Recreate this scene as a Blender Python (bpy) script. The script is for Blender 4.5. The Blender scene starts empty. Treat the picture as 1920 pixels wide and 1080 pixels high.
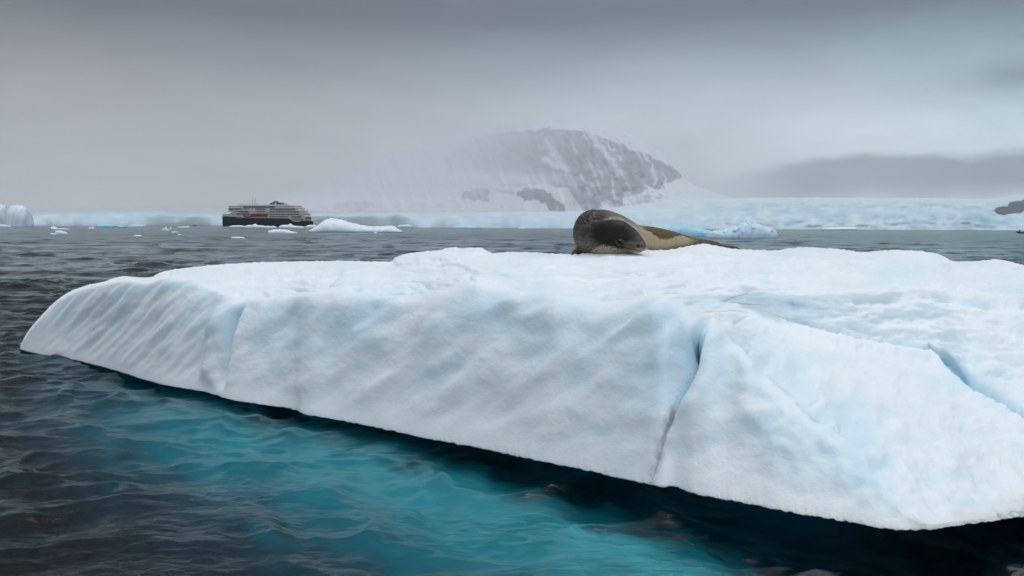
import bpy, math, random
import numpy as np
from mathutils import Matrix, Vector

random.seed(4)
S = bpy.context.scene
COL = S.collection
R = math.radians

# ------------------------------------------------------------------ camera
F = 1844.0                      # focal length in pixels of the 1920 px wide photograph
CAMZ = 2.4
HC = 421.75                     # horizon row in the middle of the picture
pit = math.atan((540 - HC) / F)
rol = math.atan(6.5 / 1920)
fw = np.array([0, math.cos(pit), -math.sin(pit)])
u0 = np.array([0, math.sin(pit), math.cos(pit)])
x0 = np.array([1.0, 0, 0])
rt = math.cos(rol) * x0 + math.sin(rol) * u0
up = -math.sin(rol) * x0 + math.cos(rol) * u0
cd = bpy.data.cameras.new('camera')
cam = bpy.data.objects.new('camera', cd)
COL.objects.link(cam)
cd.sensor_width = 36
cd.lens = 36 * F / 1920
cd.clip_start = 0.1
cd.clip_end = 60000
M = Matrix(((rt[0], up[0], -fw[0], 0), (rt[1], up[1], -fw[1], 0), (rt[2], up[2], -fw[2], CAMZ), (0, 0, 0, 1)))
cam.matrix_world = M
S.camera = cam

# ------------------------------------------------------------------ sky, sun, exposure
S.view_settings.view_transform = 'Standard'
S.view_settings.look = 'None'
S.view_settings.exposure = 0
S.view_settings.gamma = 1
SUN_EL, SUN_AZ = R(72), R(30)         # azimuth from +Y (view direction) clockwise: high, ahead to the right
W = bpy.data.worlds.new('World')
S.world = W
W.use_nodes = True


class NT:
    """small helper to write node trees as expressions"""
    def __init__(s, tree):
        s.t = tree
        s.n = tree.nodes
        s.l = tree.links

    def new(s, typ, **kw):
        n = s.n.new(typ)
        for k, v in kw.items():
            setattr(n, k, v)
        return n

    def put(s, sock, v):
        if hasattr(v, 'is_output'):
            s.l.new(v, sock)
        elif v is not None:
            if isinstance(v, (tuple, list)) and len(v) == 3 and sock.type == 'RGBA':
                v = (*v, 1)
            sock.default_value = v

    def math(s, op, a, b=None, c=None, clamp=False):
        n = s.new('ShaderNodeMath', operation=op, use_clamp=clamp)
        for i, v in enumerate((a, b, c)):
            if v is not None:
                s.put(n.inputs[i], v)
        return n.outputs[0]

    def mix(s, f, a, b, blend='MIX'):
        n = s.new('ShaderNodeMix', data_type='RGBA', blend_type=blend)
        s.put(n.inputs[0], f)
        s.put(n.inputs[6], a)
        s.put(n.inputs[7], b)
        return n.outputs[2]

    def vmath(s, op, a, b=None, scale=None):
        n = s.new('ShaderNodeVectorMath', operation=op)
        s.put(n.inputs[0], a)
        if b is not None:
            s.put(n.inputs[1], b)
        if scale is not None:
            s.put(n.inputs[3], scale)
        return n.outputs[0]

    def ramp(s, f, stops, interp='LINEAR'):
        n = s.new('ShaderNodeValToRGB')
        n.color_ramp.interpolation = interp
        e = n.color_ramp.elements
        while len(e) < len(stops):
            e.new(0.5)
        for el, (p, c) in zip(e, stops):
            el.position = p
            el.color = (*c, 1) if len(c) == 3 else c
        s.put(n.inputs[0], f)
        return n.outputs[0]

    def smooth(s, x, a, b, lo=0.0, hi=1.0):
        n = s.new('ShaderNodeMapRange', interpolation_type='SMOOTHSTEP')
        s.put(n.inputs[0], x)
        n.inputs[1].default_value = a
        n.inputs[2].default_value = b
        n.inputs[3].default_value = lo
        n.inputs[4].default_value = hi
        return n.outputs[0]

    def noise(s, vec, scale, detail=4, rough=0.5, dist=0.0):
        n = s.new('ShaderNodeTexNoise')
        s.put(n.inputs['Vector'], vec)
        n.inputs['Scale'].default_value = scale
        n.inputs['Detail'].default_value = detail
        n.inputs['Roughness'].default_value = rough
        n.inputs['Distortion'].default_value = dist
        return n.outputs[0]


def lin(r, g, b):
    return tuple((c / 255 / 12.92) if c <= 10 else ((c / 255 + 0.055) / 1.055) ** 2.4 for c in (r, g, b))


def sc(c, k):
    return tuple(x * k for x in c)


def build_world():
    t = NT(W.node_tree)
    t.n.clear()
    out = t.new('ShaderNodeOutputWorld')
    bg = t.new('ShaderNodeBackground')
    sky = t.new('ShaderNodeTexSky', sky_type='NISHITA')
    sky.sun_disc = False
    sky.sun_elevation = SUN_EL
    sky.sun_rotation = SUN_AZ
    tc = t.new('ShaderNodeTexCoord')
    sep = t.new('ShaderNodeSeparateXYZ')
    t.l.new(tc.outputs['Generated'], sep.inputs[0])
    x, y, z = sep.outputs
    az = t.math('ARCTAN2', x, y)                       # 0 = view direction, + = right
    el = t.math('ARCSINE', z)
    stretch = t.new('ShaderNodeMapping')
    stretch.inputs['Scale'].default_value = (1, 1, 3.2)
    t.l.new(tc.outputs['Generated'], stretch.inputs[0])
    n1 = t.noise(stretch.outputs[0], 2.2, 5, 0.55)
    n2 = t.noise(stretch.outputs[0], 7.0, 4, 0.55)
    wob = t.math('MULTIPLY_ADD', n1, 0.05, -0.025)
    elw = t.math('ADD', el, wob)
    k = t.math('DIVIDE', elw, 1.5708, clamp=True)      # 0 horizon .. 1 zenith, 0.143 = top of picture
    left = t.ramp(k, SKY_L)
    right = t.ramp(k, SKY_R)
    c = t.mix(t.smooth(az, -0.45, 0.50), left, right)
    # bright thin place in the cloud
    def gauss(a0, sa, e0, se):
        da = t.math('DIVIDE', t.math('SUBTRACT', az, a0), sa)
        de = t.math('DIVIDE', t.math('SUBTRACT', el, e0), se)
        r2 = t.math('ADD', t.math('MULTIPLY', da, da), t.math('MULTIPLY', de, de))
        return t.math('EXPONENT', t.math('MULTIPLY', r2, -1))
    g = gauss(0.235, 0.22, 0.085, 0.050)
    c = t.mix(t.math('MULTIPLY', g, BRIGHT[1]), c, BRIGHT[0])
    # low stratus bank on the right
    e2 = t.math('ADD', el, t.math('MULTIPLY_ADD', t.noise(stretch.outputs[0], 5.0, 7, 0.62), 0.042, -0.021))
    e2 = t.math('ADD', e2, t.math('MULTIPLY', t.math('MAXIMUM', t.math('SUBTRACT', 0.34, az), 0.0), 0.14))
    band = t.math('MULTIPLY', t.smooth(e2, 0.073, 0.060), t.smooth(e2, 0.012, 0.048))
    band = t.math('MULTIPLY', band, t.smooth(az, 0.16, 0.30))
    c = t.mix(t.math('MULTIPLY', band, STRATUS[1]), c, STRATUS[0])
    g2 = t.math('MULTIPLY', gauss(0.470, 0.045, 0.134, 0.014), t.smooth(n2, 0.30, 0.55))
    c = t.mix(t.math('MULTIPLY', g2, 0.6), c, (0.08, 0.12, 0.16))
    # mottling of the overcast
    c = t.mix(1.0, c, t.ramp(t.noise(stretch.outputs[0], 4.0, 8, 0.62, 0.5), [(0.25, (0.76, 0.76, 0.765)), (0.75, (1.20, 1.20, 1.195))]), 'MULTIPLY')
    # brighter overcast behind the camera
    c = t.mix(t.smooth(y, 0.35, -0.6), c, BEHIND)
    c10 = t.vmath('SCALE', c, scale=10.0)
    fin = t.mix(0.94, sky.outputs[0], c10)
    t.l.new(fin, bg.inputs[0])
    bg.inputs[1].default_value = 0.1
    t.l.new(bg.outputs[0], out.inputs[0])


SKY_L = [(0.0, (0.66, 0.665, 0.71)), (0.045, (0.58, 0.575, 0.60)), (0.076, (0.40, 0.395, 0.42)), (0.104, (0.17, 0.168, 0.185)), (0.13, (0.028, 0.028, 0.036)),
         (0.22, (0.10, 0.113, 0.14)), (0.45, (0.34, 0.395, 0.47)), (0.7, (1.00, 1.035, 1.075)), (1.0, (1.30, 1.34, 1.40))]
SKY_R = [(0.0, (0.72, 0.87, 0.97)), (0.045, (0.64, 0.81, 0.90)), (0.076, (0.50, 0.70, 0.77)), (0.106, (0.22, 0.37, 0.43)), (0.13, (0.028, 0.080, 0.115)),
         (0.22, (0.10, 0.128, 0.158)), (0.45, (0.345, 0.405, 0.48)), (0.7, (1.02, 1.06, 1.10)), (1.0, (1.30, 1.34, 1.40))]
BRIGHT = ((0.92, 1.04, 1.10), 0.65)
STRATUS = ((0.24, 0.31, 0.38), 0.9)
BEHIND = (0.92, 1.00, 1.10)
HAZE_DENS = 6.8e-5
HAZE_COL = (0.635, 0.64, 0.655)
build_world()

sd = bpy.data.lights.new('sun', 'SUN')
sd.energy = 0.8
sd.angle = R(30)
sd.color = (1.0, 0.985, 0.965)
sun = bpy.data.objects.new('sun', sd)
COL.objects.link(sun)
sv = Vector((math.sin(SUN_AZ) * math.cos(SUN_EL), math.cos(SUN_AZ) * math.cos(SUN_EL), math.sin(SUN_EL)))
sun.rotation_euler = sv.to_track_quat('Z', 'Y').to_euler()
sun.location = (20, 40, 60)
S.cycles.use_denoising = True
S.cycles.use_adaptive_sampling = False
S.cycles.max_bounces = 12
S.cycles.volume_bounces = 1
S.cycles.sample_clamp_indirect = 4


# ------------------------------------------------------------------ picture <-> place
def hy(px):
    return 418.5 + np.asarray(px, float) * 6.5 / 1920


def ray(px, py):
    px = np.asarray(px, float)
    py = np.asarray(py, float)
    return (fw + np.multiply.outer((px - 960) / F, rt) - np.multiply.outer((py - 540) / F, up))


def at_depth(px, py, Y):
    d = ray(px, py)
    k = np.asarray(Y, float) / d[..., 1]
    return np.array([0, 0, CAMZ]) + d * k[..., None]


def depth_at_z(px, py, z):
    d = ray(px, py)
    return (np.asarray(z, float) - CAMZ) / d[..., 2] * d[..., 1]


def row_of(px, Y, z):
    """row py of a point of column px at depth Y and height z"""
    q = (np.asarray(z, float) - CAMZ) / np.asarray(Y, float)
    a = (np.asarray(px, float) - 960) / F
    n = fw[2] + a * rt[2] - q * (fw[1] + a * rt[1])
    e = up[2] - q * up[1]
    return 540 + F * n / e


def project(P):
    q = P - np.array([0, 0, CAMZ])
    w = q @ fw
    return 960 + F * (q @ rt) / w, 540 - F * (q @ up) / w


# ------------------------------------------------------------------ numeric helpers
_rs = np.random.RandomState(11)
_PERM = np.tile(_rs.permutation(512), 2)
_ANG = _rs.rand(512) * 2 * np.pi
_GX, _GY = np.cos(_ANG), np.sin(_ANG)


def perlin(x, y, seed=0):
    x = np.asarray(x, float) + seed * 17.31
    y = np.asarray(y, float) + seed * 9.77
    xi = np.floor(x).astype(int)
    yi = np.floor(y).astype(int)
    xf, yf = x - xi, y - yi
    u = xf * xf * xf * (xf * (xf * 6 - 15) + 10)
    v = yf * yf * yf * (yf * (yf * 6 - 15) + 10)

    def g(ix, iy, dx, dy):
        h = _PERM[(_PERM[ix & 511] + iy) & 511]
        return _GX[h] * dx + _GY[h] * dy
    a = g(xi, yi, xf, yf)
    b = g(xi + 1, yi, xf - 1, yf)
    c = g(xi, yi + 1, xf, yf - 1)
    d = g(xi + 1, yi + 1, xf - 1, yf - 1)
    return 1.5 * ((a * (1 - u) + b * u) * (1 - v) + (c * (1 - u) + d * u) * v)


def fbm(x, y, octv=4, seed=0, gain=0.5):
    s, a = 0, 1.0
    for i in range(octv):
        s = s + a * perlin(x * 2 ** i, y * 2 ** i, seed + i * 3)
        a *= gain
    return s


def sstep(x, a, b):
    t = np.clip((np.asarray(x, float) - a) / (b - a), 0, 1)
    return t * t * (3 - 2 * t)


def pchip_slopes(x, y):
    h = np.diff(x, axis=-1)
    d = np.diff(y, axis=-1) / h
    m = np.zeros_like(y)
    w1 = 2 * h[..., 1:] + h[..., :-1]
    w2 = h[..., 1:] + 2 * h[..., :-1]
    with np.errstate(divide='ignore', invalid='ignore'):
        hm = (w1 + w2) / (w1 / d[..., :-1] + w2 / d[..., 1:])
    m[..., 1:-1] = np.where(d[..., :-1] * d[..., 1:] > 0, hm, 0)
    m[..., 0] = d[..., 0]
    m[..., -1] = d[..., -1]
    return m


def curve(keys, xq):
    """smooth monotone curve through (x, y) keys"""
    k = np.array(sorted(keys), float)
    x, y = k[:, 0], k[:, 1]
    m = pchip_slopes(x, y)
    xq = np.clip(np.asarray(xq, float), x[0], x[-1])
    i = np.clip(np.searchsorted(x, xq) - 1, 0, len(x) - 2)
    h = x[i + 1] - x[i]
    t = (xq - x[i]) / h
    return ((1 + 2 * t) * (1 - t) ** 2 * y[i] + t * (1 - t) ** 2 * h * m[i]
            + t * t * (3 - 2 * t) * y[i + 1] + t * t * (t - 1) * h * m[i + 1])


def column_curves(Yk, Zk, segs):
    """Yk, Zk: (ncol, nk) knots; returns (ncol, nrow) smooth interpolation, segs rows per segment"""
    L = np.sqrt(np.diff(Yk, axis=1) ** 2 + np.diff(Zk, axis=1) ** 2) + 1e-3
    s = np.concatenate([np.zeros((len(Yk), 1)), np.cumsum(L, axis=1)], axis=1)
    mY, mZ = pchip_slopes(s, Yk), pchip_slopes(s, Zk)
    oY, oZ, seg = [], [], []
    for i, n in enumerate(segs):
        last = i == len(segs) - 1
        t = np.linspace(0, 1, n + 1)[:(n + 1 if last else n)][None, :]
        h = (s[:, i + 1] - s[:, i])[:, None]
        b0, b1 = (1 + 2 * t) * (1 - t) ** 2, t * (1 - t) ** 2 * h
        b2, b3 = t * t * (3 - 2 * t), t * t * (t - 1) * h
        oY.append(b0 * Yk[:, i:i + 1] + b1 * mY[:, i:i + 1] + b2 * Yk[:, i + 1:i + 2] + b3 * mY[:, i + 1:i + 2])
        oZ.append(b0 * Zk[:, i:i + 1] + b1 * mZ[:, i:i + 1] + b2 * Zk[:, i + 1:i + 2] + b3 * mZ[:, i + 1:i + 2])
        seg.append(np.repeat(i + t, len(Yk), 0))
    return np.concatenate(oY, 1), np.concatenate(oZ, 1), np.concatenate(seg, 1)


def grid_faces(nu, nv, closed_u=False):
    i = np.arange(nu if closed_u else nu - 1)
    j = np.arange(nv - 1)
    I, J = np.meshgrid(i, j, indexing='ij')
    I2 = (I + 1) % nu
    return np.stack([I * nv + J, I2 * nv + J, I2 * nv + J + 1, I * nv + J + 1], -1).reshape(-1, 4)


def grid_normals(P):
    a = np.gradient(P, axis=0)
    b = np.gradient(P, axis=1)
    n = np.cross(a, b)
    return n / (np.linalg.norm(n, axis=-1, keepdims=True) + 1e-12)


def mesh_obj(name, V, Fc, mat, parent=None, origin=(0, 0, 0), smooth=True, attrs=None, mats=None, midx=None):
    V = np.asarray(V, float).reshape(-1, 3) - np.asarray(origin, float)
    me = bpy.data.meshes.new(name)
    if isinstance(Fc, np.ndarray) and Fc.ndim == 2:
        nf, k = Fc.shape
        me.vertices.add(len(V))
        me.vertices.foreach_set('co', V.astype(np.float32).ravel())
        me.loops.add(nf * k)
        me.loops.foreach_set('vertex_index', Fc.astype(np.int32).ravel())
        me.polygons.add(nf)
        me.polygons.foreach_set('loop_start', np.arange(0, nf * k, k, dtype=np.int32))
        me.polygons.foreach_set('loop_total', np.full(nf, k, dtype=np.int32))
        me.update(calc_edges=True)
    else:
        me.from_pydata([tuple(v) for v in V], [], [tuple(int(q) for q in f) for f in Fc])
        me.update()
    for m in (mats or [mat]):
        me.materials.append(m)
    if midx is not None:
        me.polygons.foreach_set('material_index', np.asarray(midx, np.int32))
    me.polygons.foreach_set('use_smooth', np.full(len(me.polygons), smooth))
    for an, arr in (attrs or {}).items():
        arr = np.asarray(arr, np.float32)
        if arr.ndim == 1 or arr.shape[-1] != 3:
            at = me.attributes.new(an, 'FLOAT', 'POINT')
            at.data.foreach_set('value', arr.ravel())
        else:
            at = me.attributes.new(an, 'FLOAT_VECTOR', 'POINT')
            at.data.foreach_set('vector', arr.ravel())
    o = bpy.data.objects.new(name, me)
    COL.objects.link(o)
    if parent is not None:
        o.parent = parent
    o.location = origin
    return o


def tag(o, label, cat, group=None, kind=None):
    if label:
        o['label'] = label
    if cat:
        o['category'] = cat
    if group:
        o['group'] = group
    if kind:
        o['kind'] = kind
    return o


def empty(name, loc, rz=0.0):
    o = bpy.data.objects.new(name, None)
    COL.objects.link(o)
    o.location = loc
    o.rotation_euler = (0, 0, rz)
    o.empty_display_size = 0.5
    return o


class MB:
    """collects shapes of ONE part"""
    def __init__(s):
        s.v, s.f = [], []

    def add(s, V, Fs):
        b = len(s.v)
        s.v += [tuple(p) for p in V]
        s.f += [tuple(q + b for q in f) for f in Fs]

    def box(s, x0, x1, y0, y1, z0, z1, bev=0.0):
        b = bev
        V = []
        for z, e in ((z0, 0), (z1 - b, 0), (z1, b)) if b else ((z0, 0), (z1, 0)):
            V += [(x0 + e, y0 + e, z), (x1 - e, y0 + e, z), (x1 - e, y1 - e, z), (x0 + e, y1 - e, z)]
        n = len(V) // 4
        Fs = [(3, 2, 1, 0), tuple(range(4 * n - 4, 4 * n))]
        for k in range(n - 1):
            for i in range(4):
                j = (i + 1) % 4
                Fs.append((4 * k + i, 4 * k + j, 4 * k + 4 + j, 4 * k + 4 + i))
        s.add(V, Fs)

    def prism(s, poly, y0, y1):
        """polygon in x,z extruded along y"""
        n = len(poly)
        V = [(x, y0, z) for x, z in poly] + [(x, y1, z) for x, z in poly]
        Fs = [tuple(range(n)), tuple(range(2 * n - 1, n - 1, -1))]
        Fs += [(i, i + n, (i + 1) % n + n, (i + 1) % n) for i in range(n)]
        s.add(V, Fs)

    def tube(s, pts, rad, n=8):
        pts = [Vector(p) for p in pts]
        if not hasattr(rad, '__len__'):
            rad = [rad] * len(pts)
        V, Fs = [], []
        for i, p in enumerate(pts):
            d = (pts[min(i + 1, len(pts) - 1)] - pts[max(i - 1, 0)]).normalized()
            a = d.cross(Vector((0, 0, 1)))
            if a.length < 1e-3:
                a = Vector((1, 0, 0))
            a.normalize()
            b = a.cross(d)
            for k in range(n):
                t = 2 * math.pi * k / n
                V.append(p + rad[i] * (math.cos(t) * a + math.sin(t) * b))
        for i in range(len(pts) - 1):
            for k in range(n):
                Fs.append((i * n + k, i * n + (k + 1) % n, (i + 1) * n + (k + 1) % n, (i + 1) * n + k))
        Fs.append(tuple(range(n - 1, -1, -1)))
        Fs.append(tuple(range((len(pts) - 1) * n, len(pts) * n)))
        s.add(V, Fs)

    def ellipsoid(s, c, r, nu=14, nv=9):
        V, Fs = [], []
        for j in range(nv + 1):
            ph = math.pi * j / nv
            for i in range(nu):
                th = 2 * math.pi * i / nu
                V.append((c[0] + r[0] * math.sin(ph) * math.cos(th), c[1] + r[1] * math.sin(ph) * math.sin(th), c[2] + r[2] * math.cos(ph)))
        for j in range(nv):
            for i in range(nu):
                Fs.append((j * nu + i, (j + 1) * nu + i, (j + 1) * nu + (i + 1) % nu, j * nu + (i + 1) % nu))
        s.add(V, Fs)

    def build(s, name, mat, parent=None, smooth=False, origin=(0, 0, 0)):
        return mesh_obj(name, s.v, s.f, mat, parent, origin, smooth)


# ------------------------------------------------------------------ materials
def material(name):
    m = bpy.data.materials.new(name)
    m.use_nodes = True
    t = NT(m.node_tree)
    p = m.node_tree.nodes['Principled BSDF']
    return m, t, p


def plain(name, col, rough=0.5, var=0.12, scale=1.0, metal=0.0):
    m, t, p = material(name)
    tc = t.new('ShaderNodeTexCoord')
    n = t.noise(tc.outputs['Object'], scale, 4)
    t.put(p.inputs['Base Color'], t.mix(t.smooth(n, 0.3, 0.7), sc(col, 1 - var), sc(col, 1 + var)))
    p.inputs['Roughness'].default_value = rough
    p.inputs['Metallic'].default_value = metal
    return m


def attr(t, name):
    n = t.new('ShaderNodeAttribute', attribute_name=name)
    return n


def ice_material(name, white, blue, sss=0.0, bump=0.02, bscale=30.0, dirt=True, teal=None):
    m, t, p = material(name)
    tc = t.new('ShaderNodeTexCoord')
    ob = tc.outputs['Object']
    fb = attr(t, 'blue').outputs['Fac']
    n = t.noise(ob, bscale * 0.08, 5, 0.6)
    f = t.math('ADD', fb, t.math('MULTIPLY_ADD', t.math('ADD', n, t.noise(ob, bscale * 0.03, 3, 0.5)), 0.42, -0.36), clamp=True)
    c = t.mix(f, white, blue)
    if dirt:
        fd = attr(t, 'dirt').outputs['Fac']
        nd = t.noise(ob, 14.0, 5, 0.7)
        c = t.mix(t.math('MULTIPLY', fd, t.smooth(nd, 0.3, 0.65)), c, (0.40, 0.36, 0.30))
        fk = attr(t, 'speck').outputs['Fac']
        nk = t.noise(ob, 55.0, 2, 0.5)
        c = t.mix(t.math('MULTIPLY', fk, t.smooth(nk, 0.62, 0.68)), c, (0.07, 0.08, 0.08))
    if teal is not None:
        ft = attr(t, 'teal').outputs['Fac']
        c = t.mix(ft, c, teal)
    t.put(p.inputs['Base Color'], c)
    p.inputs['Roughness'].default_value = 0.55
    p.inputs['IOR'].default_value = 1.31
    p.inputs['Specular IOR Level'].default_value = 0.35
    if sss > 0:
        p.inputs['Subsurface Weight'].default_value = sss
        p.inputs['Subsurface Radius'].default_value = (0.6, 0.85, 1.0)
        p.inputs['Subsurface Scale'].default_value = 0.12
    if bump:
        b = t.new('ShaderNodeBump')
        b.inputs['Strength'].default_value = 0.6
        b.inputs['Distance'].default_value = bump
        n1 = t.noise(ob, bscale, 6, 0.65)
        t.put(b.inputs['Height'], n1)
        t.l.new(b.outputs[0], p.inputs['Normal'])
    return m


MAT_BERG = ice_material('glacier_ice', (0.865, 0.915, 0.945), (0.42, 0.70, 0.82), sss=0.6, bump=0.012, bscale=26)
MAT_FOOT = ice_material('submerged_ice', (0.80, 0.90, 0.92), (0.45, 0.72, 0.80), 0, 0.05, 6, dirt=False)
MAT_FLOE = ice_material('floe_ice', (0.86, 0.90, 0.93), (0.30, 0.62, 0.80), 0, 0.15, 1.2, dirt=False, teal=(0.05, 0.22, 0.27))


def water_material():
    m = bpy.data.materials.new('sea_water')
    m.use_nodes = True
    t = NT(m.node_tree)
    t.n.clear()
    out = t.new('ShaderNodeOutputMaterial')
    g = t.new('ShaderNodeBsdfGlass')
    g.inputs['IOR'].default_value = 1.27
    g.inputs['Color'].default_value = (0.88, 0.985, 1.0, 1)
    geo = t.new('ShaderNodeNewGeometry')
    mp = t.new('ShaderNodeMapping')
    mp.inputs['Rotation'].default_value = (0, 0, R(12))
    mp.inputs['Scale'].default_value = (0.7, 1.0, 1.0)
    t.l.new(geo.outputs['Position'], mp.inputs[0])
    v = mp.outputs[0]
    b1 = t.new('ShaderNodeBump')
    b1.inputs['Strength'].default_value = 1.0
    b1.inputs['Distance'].default_value = 0.015
    t.put(b1.inputs['Height'], t.noise(v, 8.5, 4, 0.55, 0.7))
    # wind waves that carry on to the far shore
    b2 = t.new('ShaderNodeBump')
    b2.inputs['Strength'].default_value = 1.0
    dist = t.vmath('LENGTH', geo.outputs['Position'])
    sepd = t.new('ShaderNodeVectorMath', operation='LENGTH')
    t.l.new(geo.outputs['Position'], sepd.inputs[0])
    far = t.smooth(sepd.outputs['Value'], 14.0, 45.0)
    t.put(g.inputs['Roughness'], t.smooth(sepd.outputs['Value'], 12.0, 250.0, 0.035, 0.14))
    b2.inputs["Distance"].default_value = 1.7
    t.put(b2.inputs['Height'], t.math('MULTIPLY', t.noise(v, 0.07, 9, 0.53, 0.3), far))
    t.l.new(b1.outputs[0], b2.inputs['Normal'])
    t.l.new(b2.outputs[0], g.inputs['Normal'])
    t.l.new(g.outputs[0], out.inputs['Surface'])
    va = t.new('ShaderNodeVolumeAbsorption')
    va.inputs['Color'].default_value = (0.0, 0.805, 0.835, 1)
    va.inputs['Density'].default_value = 1.9
    t.l.new(va.outputs[0], out.inputs['Volume'])
    return m


MAT_WATER = water_material()
MAT_DEEP = plain('deep_water', (0.006, 0.014, 0.022), 0.9, 0.1, 0.1)


# ------------------------------------------------------------------ the sea
def build_water():
    # radii: dense near, geometric outwards; azimuth dense in front of the camera, full circle
    r = np.concatenate([[0.01, 1.0, 2.0], np.geomspace(3.0, 45, 1050), np.geomspace(45.3, 420, 340), np.geomspace(430, 3200, 60)])
    a_in = np.linspace(-R(38), R(38), 960)
    a_out = np.linspace(R(38), 2 * np.pi - R(38), 180)[1:-1]
    A = np.concatenate([a_in, a_out])
    na, nr = len(A), len(r)
    X = np.sin(A)[:, None] * r[None, :]
    Y = np.cos(A)[:, None] * r[None, :]
    dr = np.gradient(r)[None, :]
    da = np.gradient(np.concatenate([a_in, a_out]))[:, None] * r[None, :]
    Z = np.zeros_like(X)
    DX = np.zeros_like(X)
    DY = np.zeros_like(X)
    rs = np.random.RandomState(5)
    warp = 0.42 * fbm(X / 1.9, Y / 1.9, 2, 3)
    gust = np.clip(0.72 + 0.6 * fbm(X / 2.8, Y / 2.8, 2, 8), 0.15, 1.8)
    for i in range(66):
        lam = math.exp(rs.uniform(math.log(0.17), math.log(3.8)))
        th = R(74) + rs.normal(0, R(50))               # travel direction, roughly towards / away from camera
        kx, ky = math.cos(th), math.sin(th)
        k = 2 * np.pi / lam
        steep = 0.045 if lam < 0.45 else (0.066 if lam < 1.5 else 0.022)
        amp = steep / k
        cell = np.abs(dr * ky) + np.abs(dr) * 0.35 + np.abs(np.minimum(da, 1e3) * kx) * 0.5
        wgt = np.clip((lam / np.maximum(cell, 1e-6) - 2.5) / 3.0, 0, 1)
        ph = k * (kx * X + ky * Y + warp * (0.6 if lam < 1.5 else 0.3)) + rs.rand() * 6.28
        A_ = amp * wgt * gust
        Z += A_ * np.cos(ph)
        if lam > 0.35:
            Z += 0.28 * A_ * np.cos(2 * ph)          # peaked crests, flat troughs
        DX -= A_ * kx * np.sin(ph)
        DY -= A_ * ky * np.sin(ph)
    # longer wind sea away from the shelter of the ice
    rr = np.sqrt(X * X + Y * Y)
    open_sea = sstep(rr, 14, 55)
    for i in range(30):
        lam = math.exp(rs.uniform(math.log(1.6), math.log(10.0)))
        th = R(80) + rs.normal(0, R(38))
        kx, ky = math.cos(th), math.sin(th)
        k = 2 * np.pi / lam
        cell = np.abs(dr * ky) + np.abs(dr) * 0.35 + np.abs(np.minimum(da, 1e3) * kx) * 0.5
        A_ = 0.023 / k * np.clip((lam / np.maximum(cell, 1e-6) - 2.2) / 2.5, 0, 1) * open_sea * gust
        ph = k * (kx * X + ky * Y + 1.2 * warp) + rs.rand() * 6.28
        Z += A_ * (np.cos(ph) + 0.25 * np.cos(2 * ph))
        DX -= A_ * kx * np.sin(ph)
        DY -= A_ * ky * np.sin(ph)
    calm = 0.9
    Z *= calm
    P = np.stack([X + DX * calm, Y + DY * calm, Z], -1)
    V = P.reshape(-1, 3)
    Fs = grid_faces(na, nr, closed_u=True)
    n0 = len(V)
    rim = V[np.arange(na) * nr + nr - 1].copy()
    rim2 = rim.copy()
    rim2[:, 2] = -14
    V = np.concatenate([V, rim2])
    i = np.arange(na)
    j = (i + 1) % na
    side = np.stack([i * nr + nr - 1, n0 + i, n0 + j, j * nr + nr - 1], -1)
    o = mesh_obj('sea_water', V, np.concatenate([Fs, side]), None, mats=[MAT_WATER, MAT_DEEP],
                 midx=np.concatenate([np.zeros(len(Fs)), np.ones(len(side))]))
    tag(o, None, None, kind='structure')
    o.name = 'sea'
    fl = MB()
    ring = [(3195 * math.sin(a), 3195 * math.cos(a), -13.9) for a in np.linspace(0, 2 * np.pi, 64, endpoint=False)]
    fl.add(ring, [tuple(range(63, -1, -1))])
    s = fl.build('sea_floor', MAT_DEEP)
    tag(s, None, None, kind='structure')
    return o


build_water()

# ------------------------------------------------------------------ the iceberg in front
WK = [(38, 655), (60, 661), (130, 673), (200, 690), (300, 720), (410, 742), (416, 745), (480, 757), (555, 769), (566, 775), (630, 787),
      (700, 800), (800, 822), (900, 840), (1000, 862), (1100, 882), (1200, 905), (1248, 913), (1256, 912), (1300, 925), (1400, 944),
      (1500, 964), (1600, 980), (1660, 991), (1700, 994), (1740, 993), (1800, 985), (1920, 968), (2050, 945), (2250, 880), (2450, 800), (2650, 715)]
HK = [(38, 0.02), (200, 0.06), (400, 0.10), (700, 0.15), (1000, 0.20), (1250, 0.25), (1500, 0.31), (1740, 0.35), (1920, 0.33), (2650, 0.1)]
BK = [(38, 652), (44, 636), (50, 625), (75, 595), (105, 565), (130, 548), (150, 540), (165, 535), (190, 530), (215, 522), (232, 519), (280, 521), (300, 512),
      (350, 503), (412, 497), (480, 493), (550, 491), (640, 490), (700, 491), (732, 491), (745, 482), (775, 474), (820, 470),
      (852, 464), (862, 466), (898, 464), (925, 475), (960, 473), (1000, 474), (1040, 476), (1075, 477), (1110, 473), (1170, 471),
      (1215, 470), (1250, 469), (1275, 465), (1300, 460), (1322, 458), (1350, 463), (1390, 468), (1450, 470), (1485, 466), (1512, 464), (1560, 466),
      (1620, 473), (1650, 471), (1680, 469), (1740, 473), (1765, 479), (1790, 491), (1830, 490), (1870, 487), (1890, 490), (1920, 498),
      (2000, 508), (2150, 540), (2300, 585), (2450, 640), (2600, 695), (2650, 711)]
LK = [(300, 522), (350, 523), (385, 535), (412, 549), (450, 561), (480, 562), (540, 557), (600, 549), (640, 546), (700, 555), (770, 561),
      (820, 551), (860, 539), (890, 532), (920, 540), (960, 547), (1030, 551), (1100, 566), (1150, 572), (1200, 563), (1240, 557),
      (1290, 577), (1325, 598), (1350, 612), (1425, 687), (1500, 757), (1556, 796), (1624, 856), (1669, 905), (1700, 945), (1730, 978)]
RUN = [(38, 0.05), (100, 0.3), (150, 0.45), (300, 0.75), (450, 0.9), (900, 0.95), (1250, 1.05), (1300, 1.15)]
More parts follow.
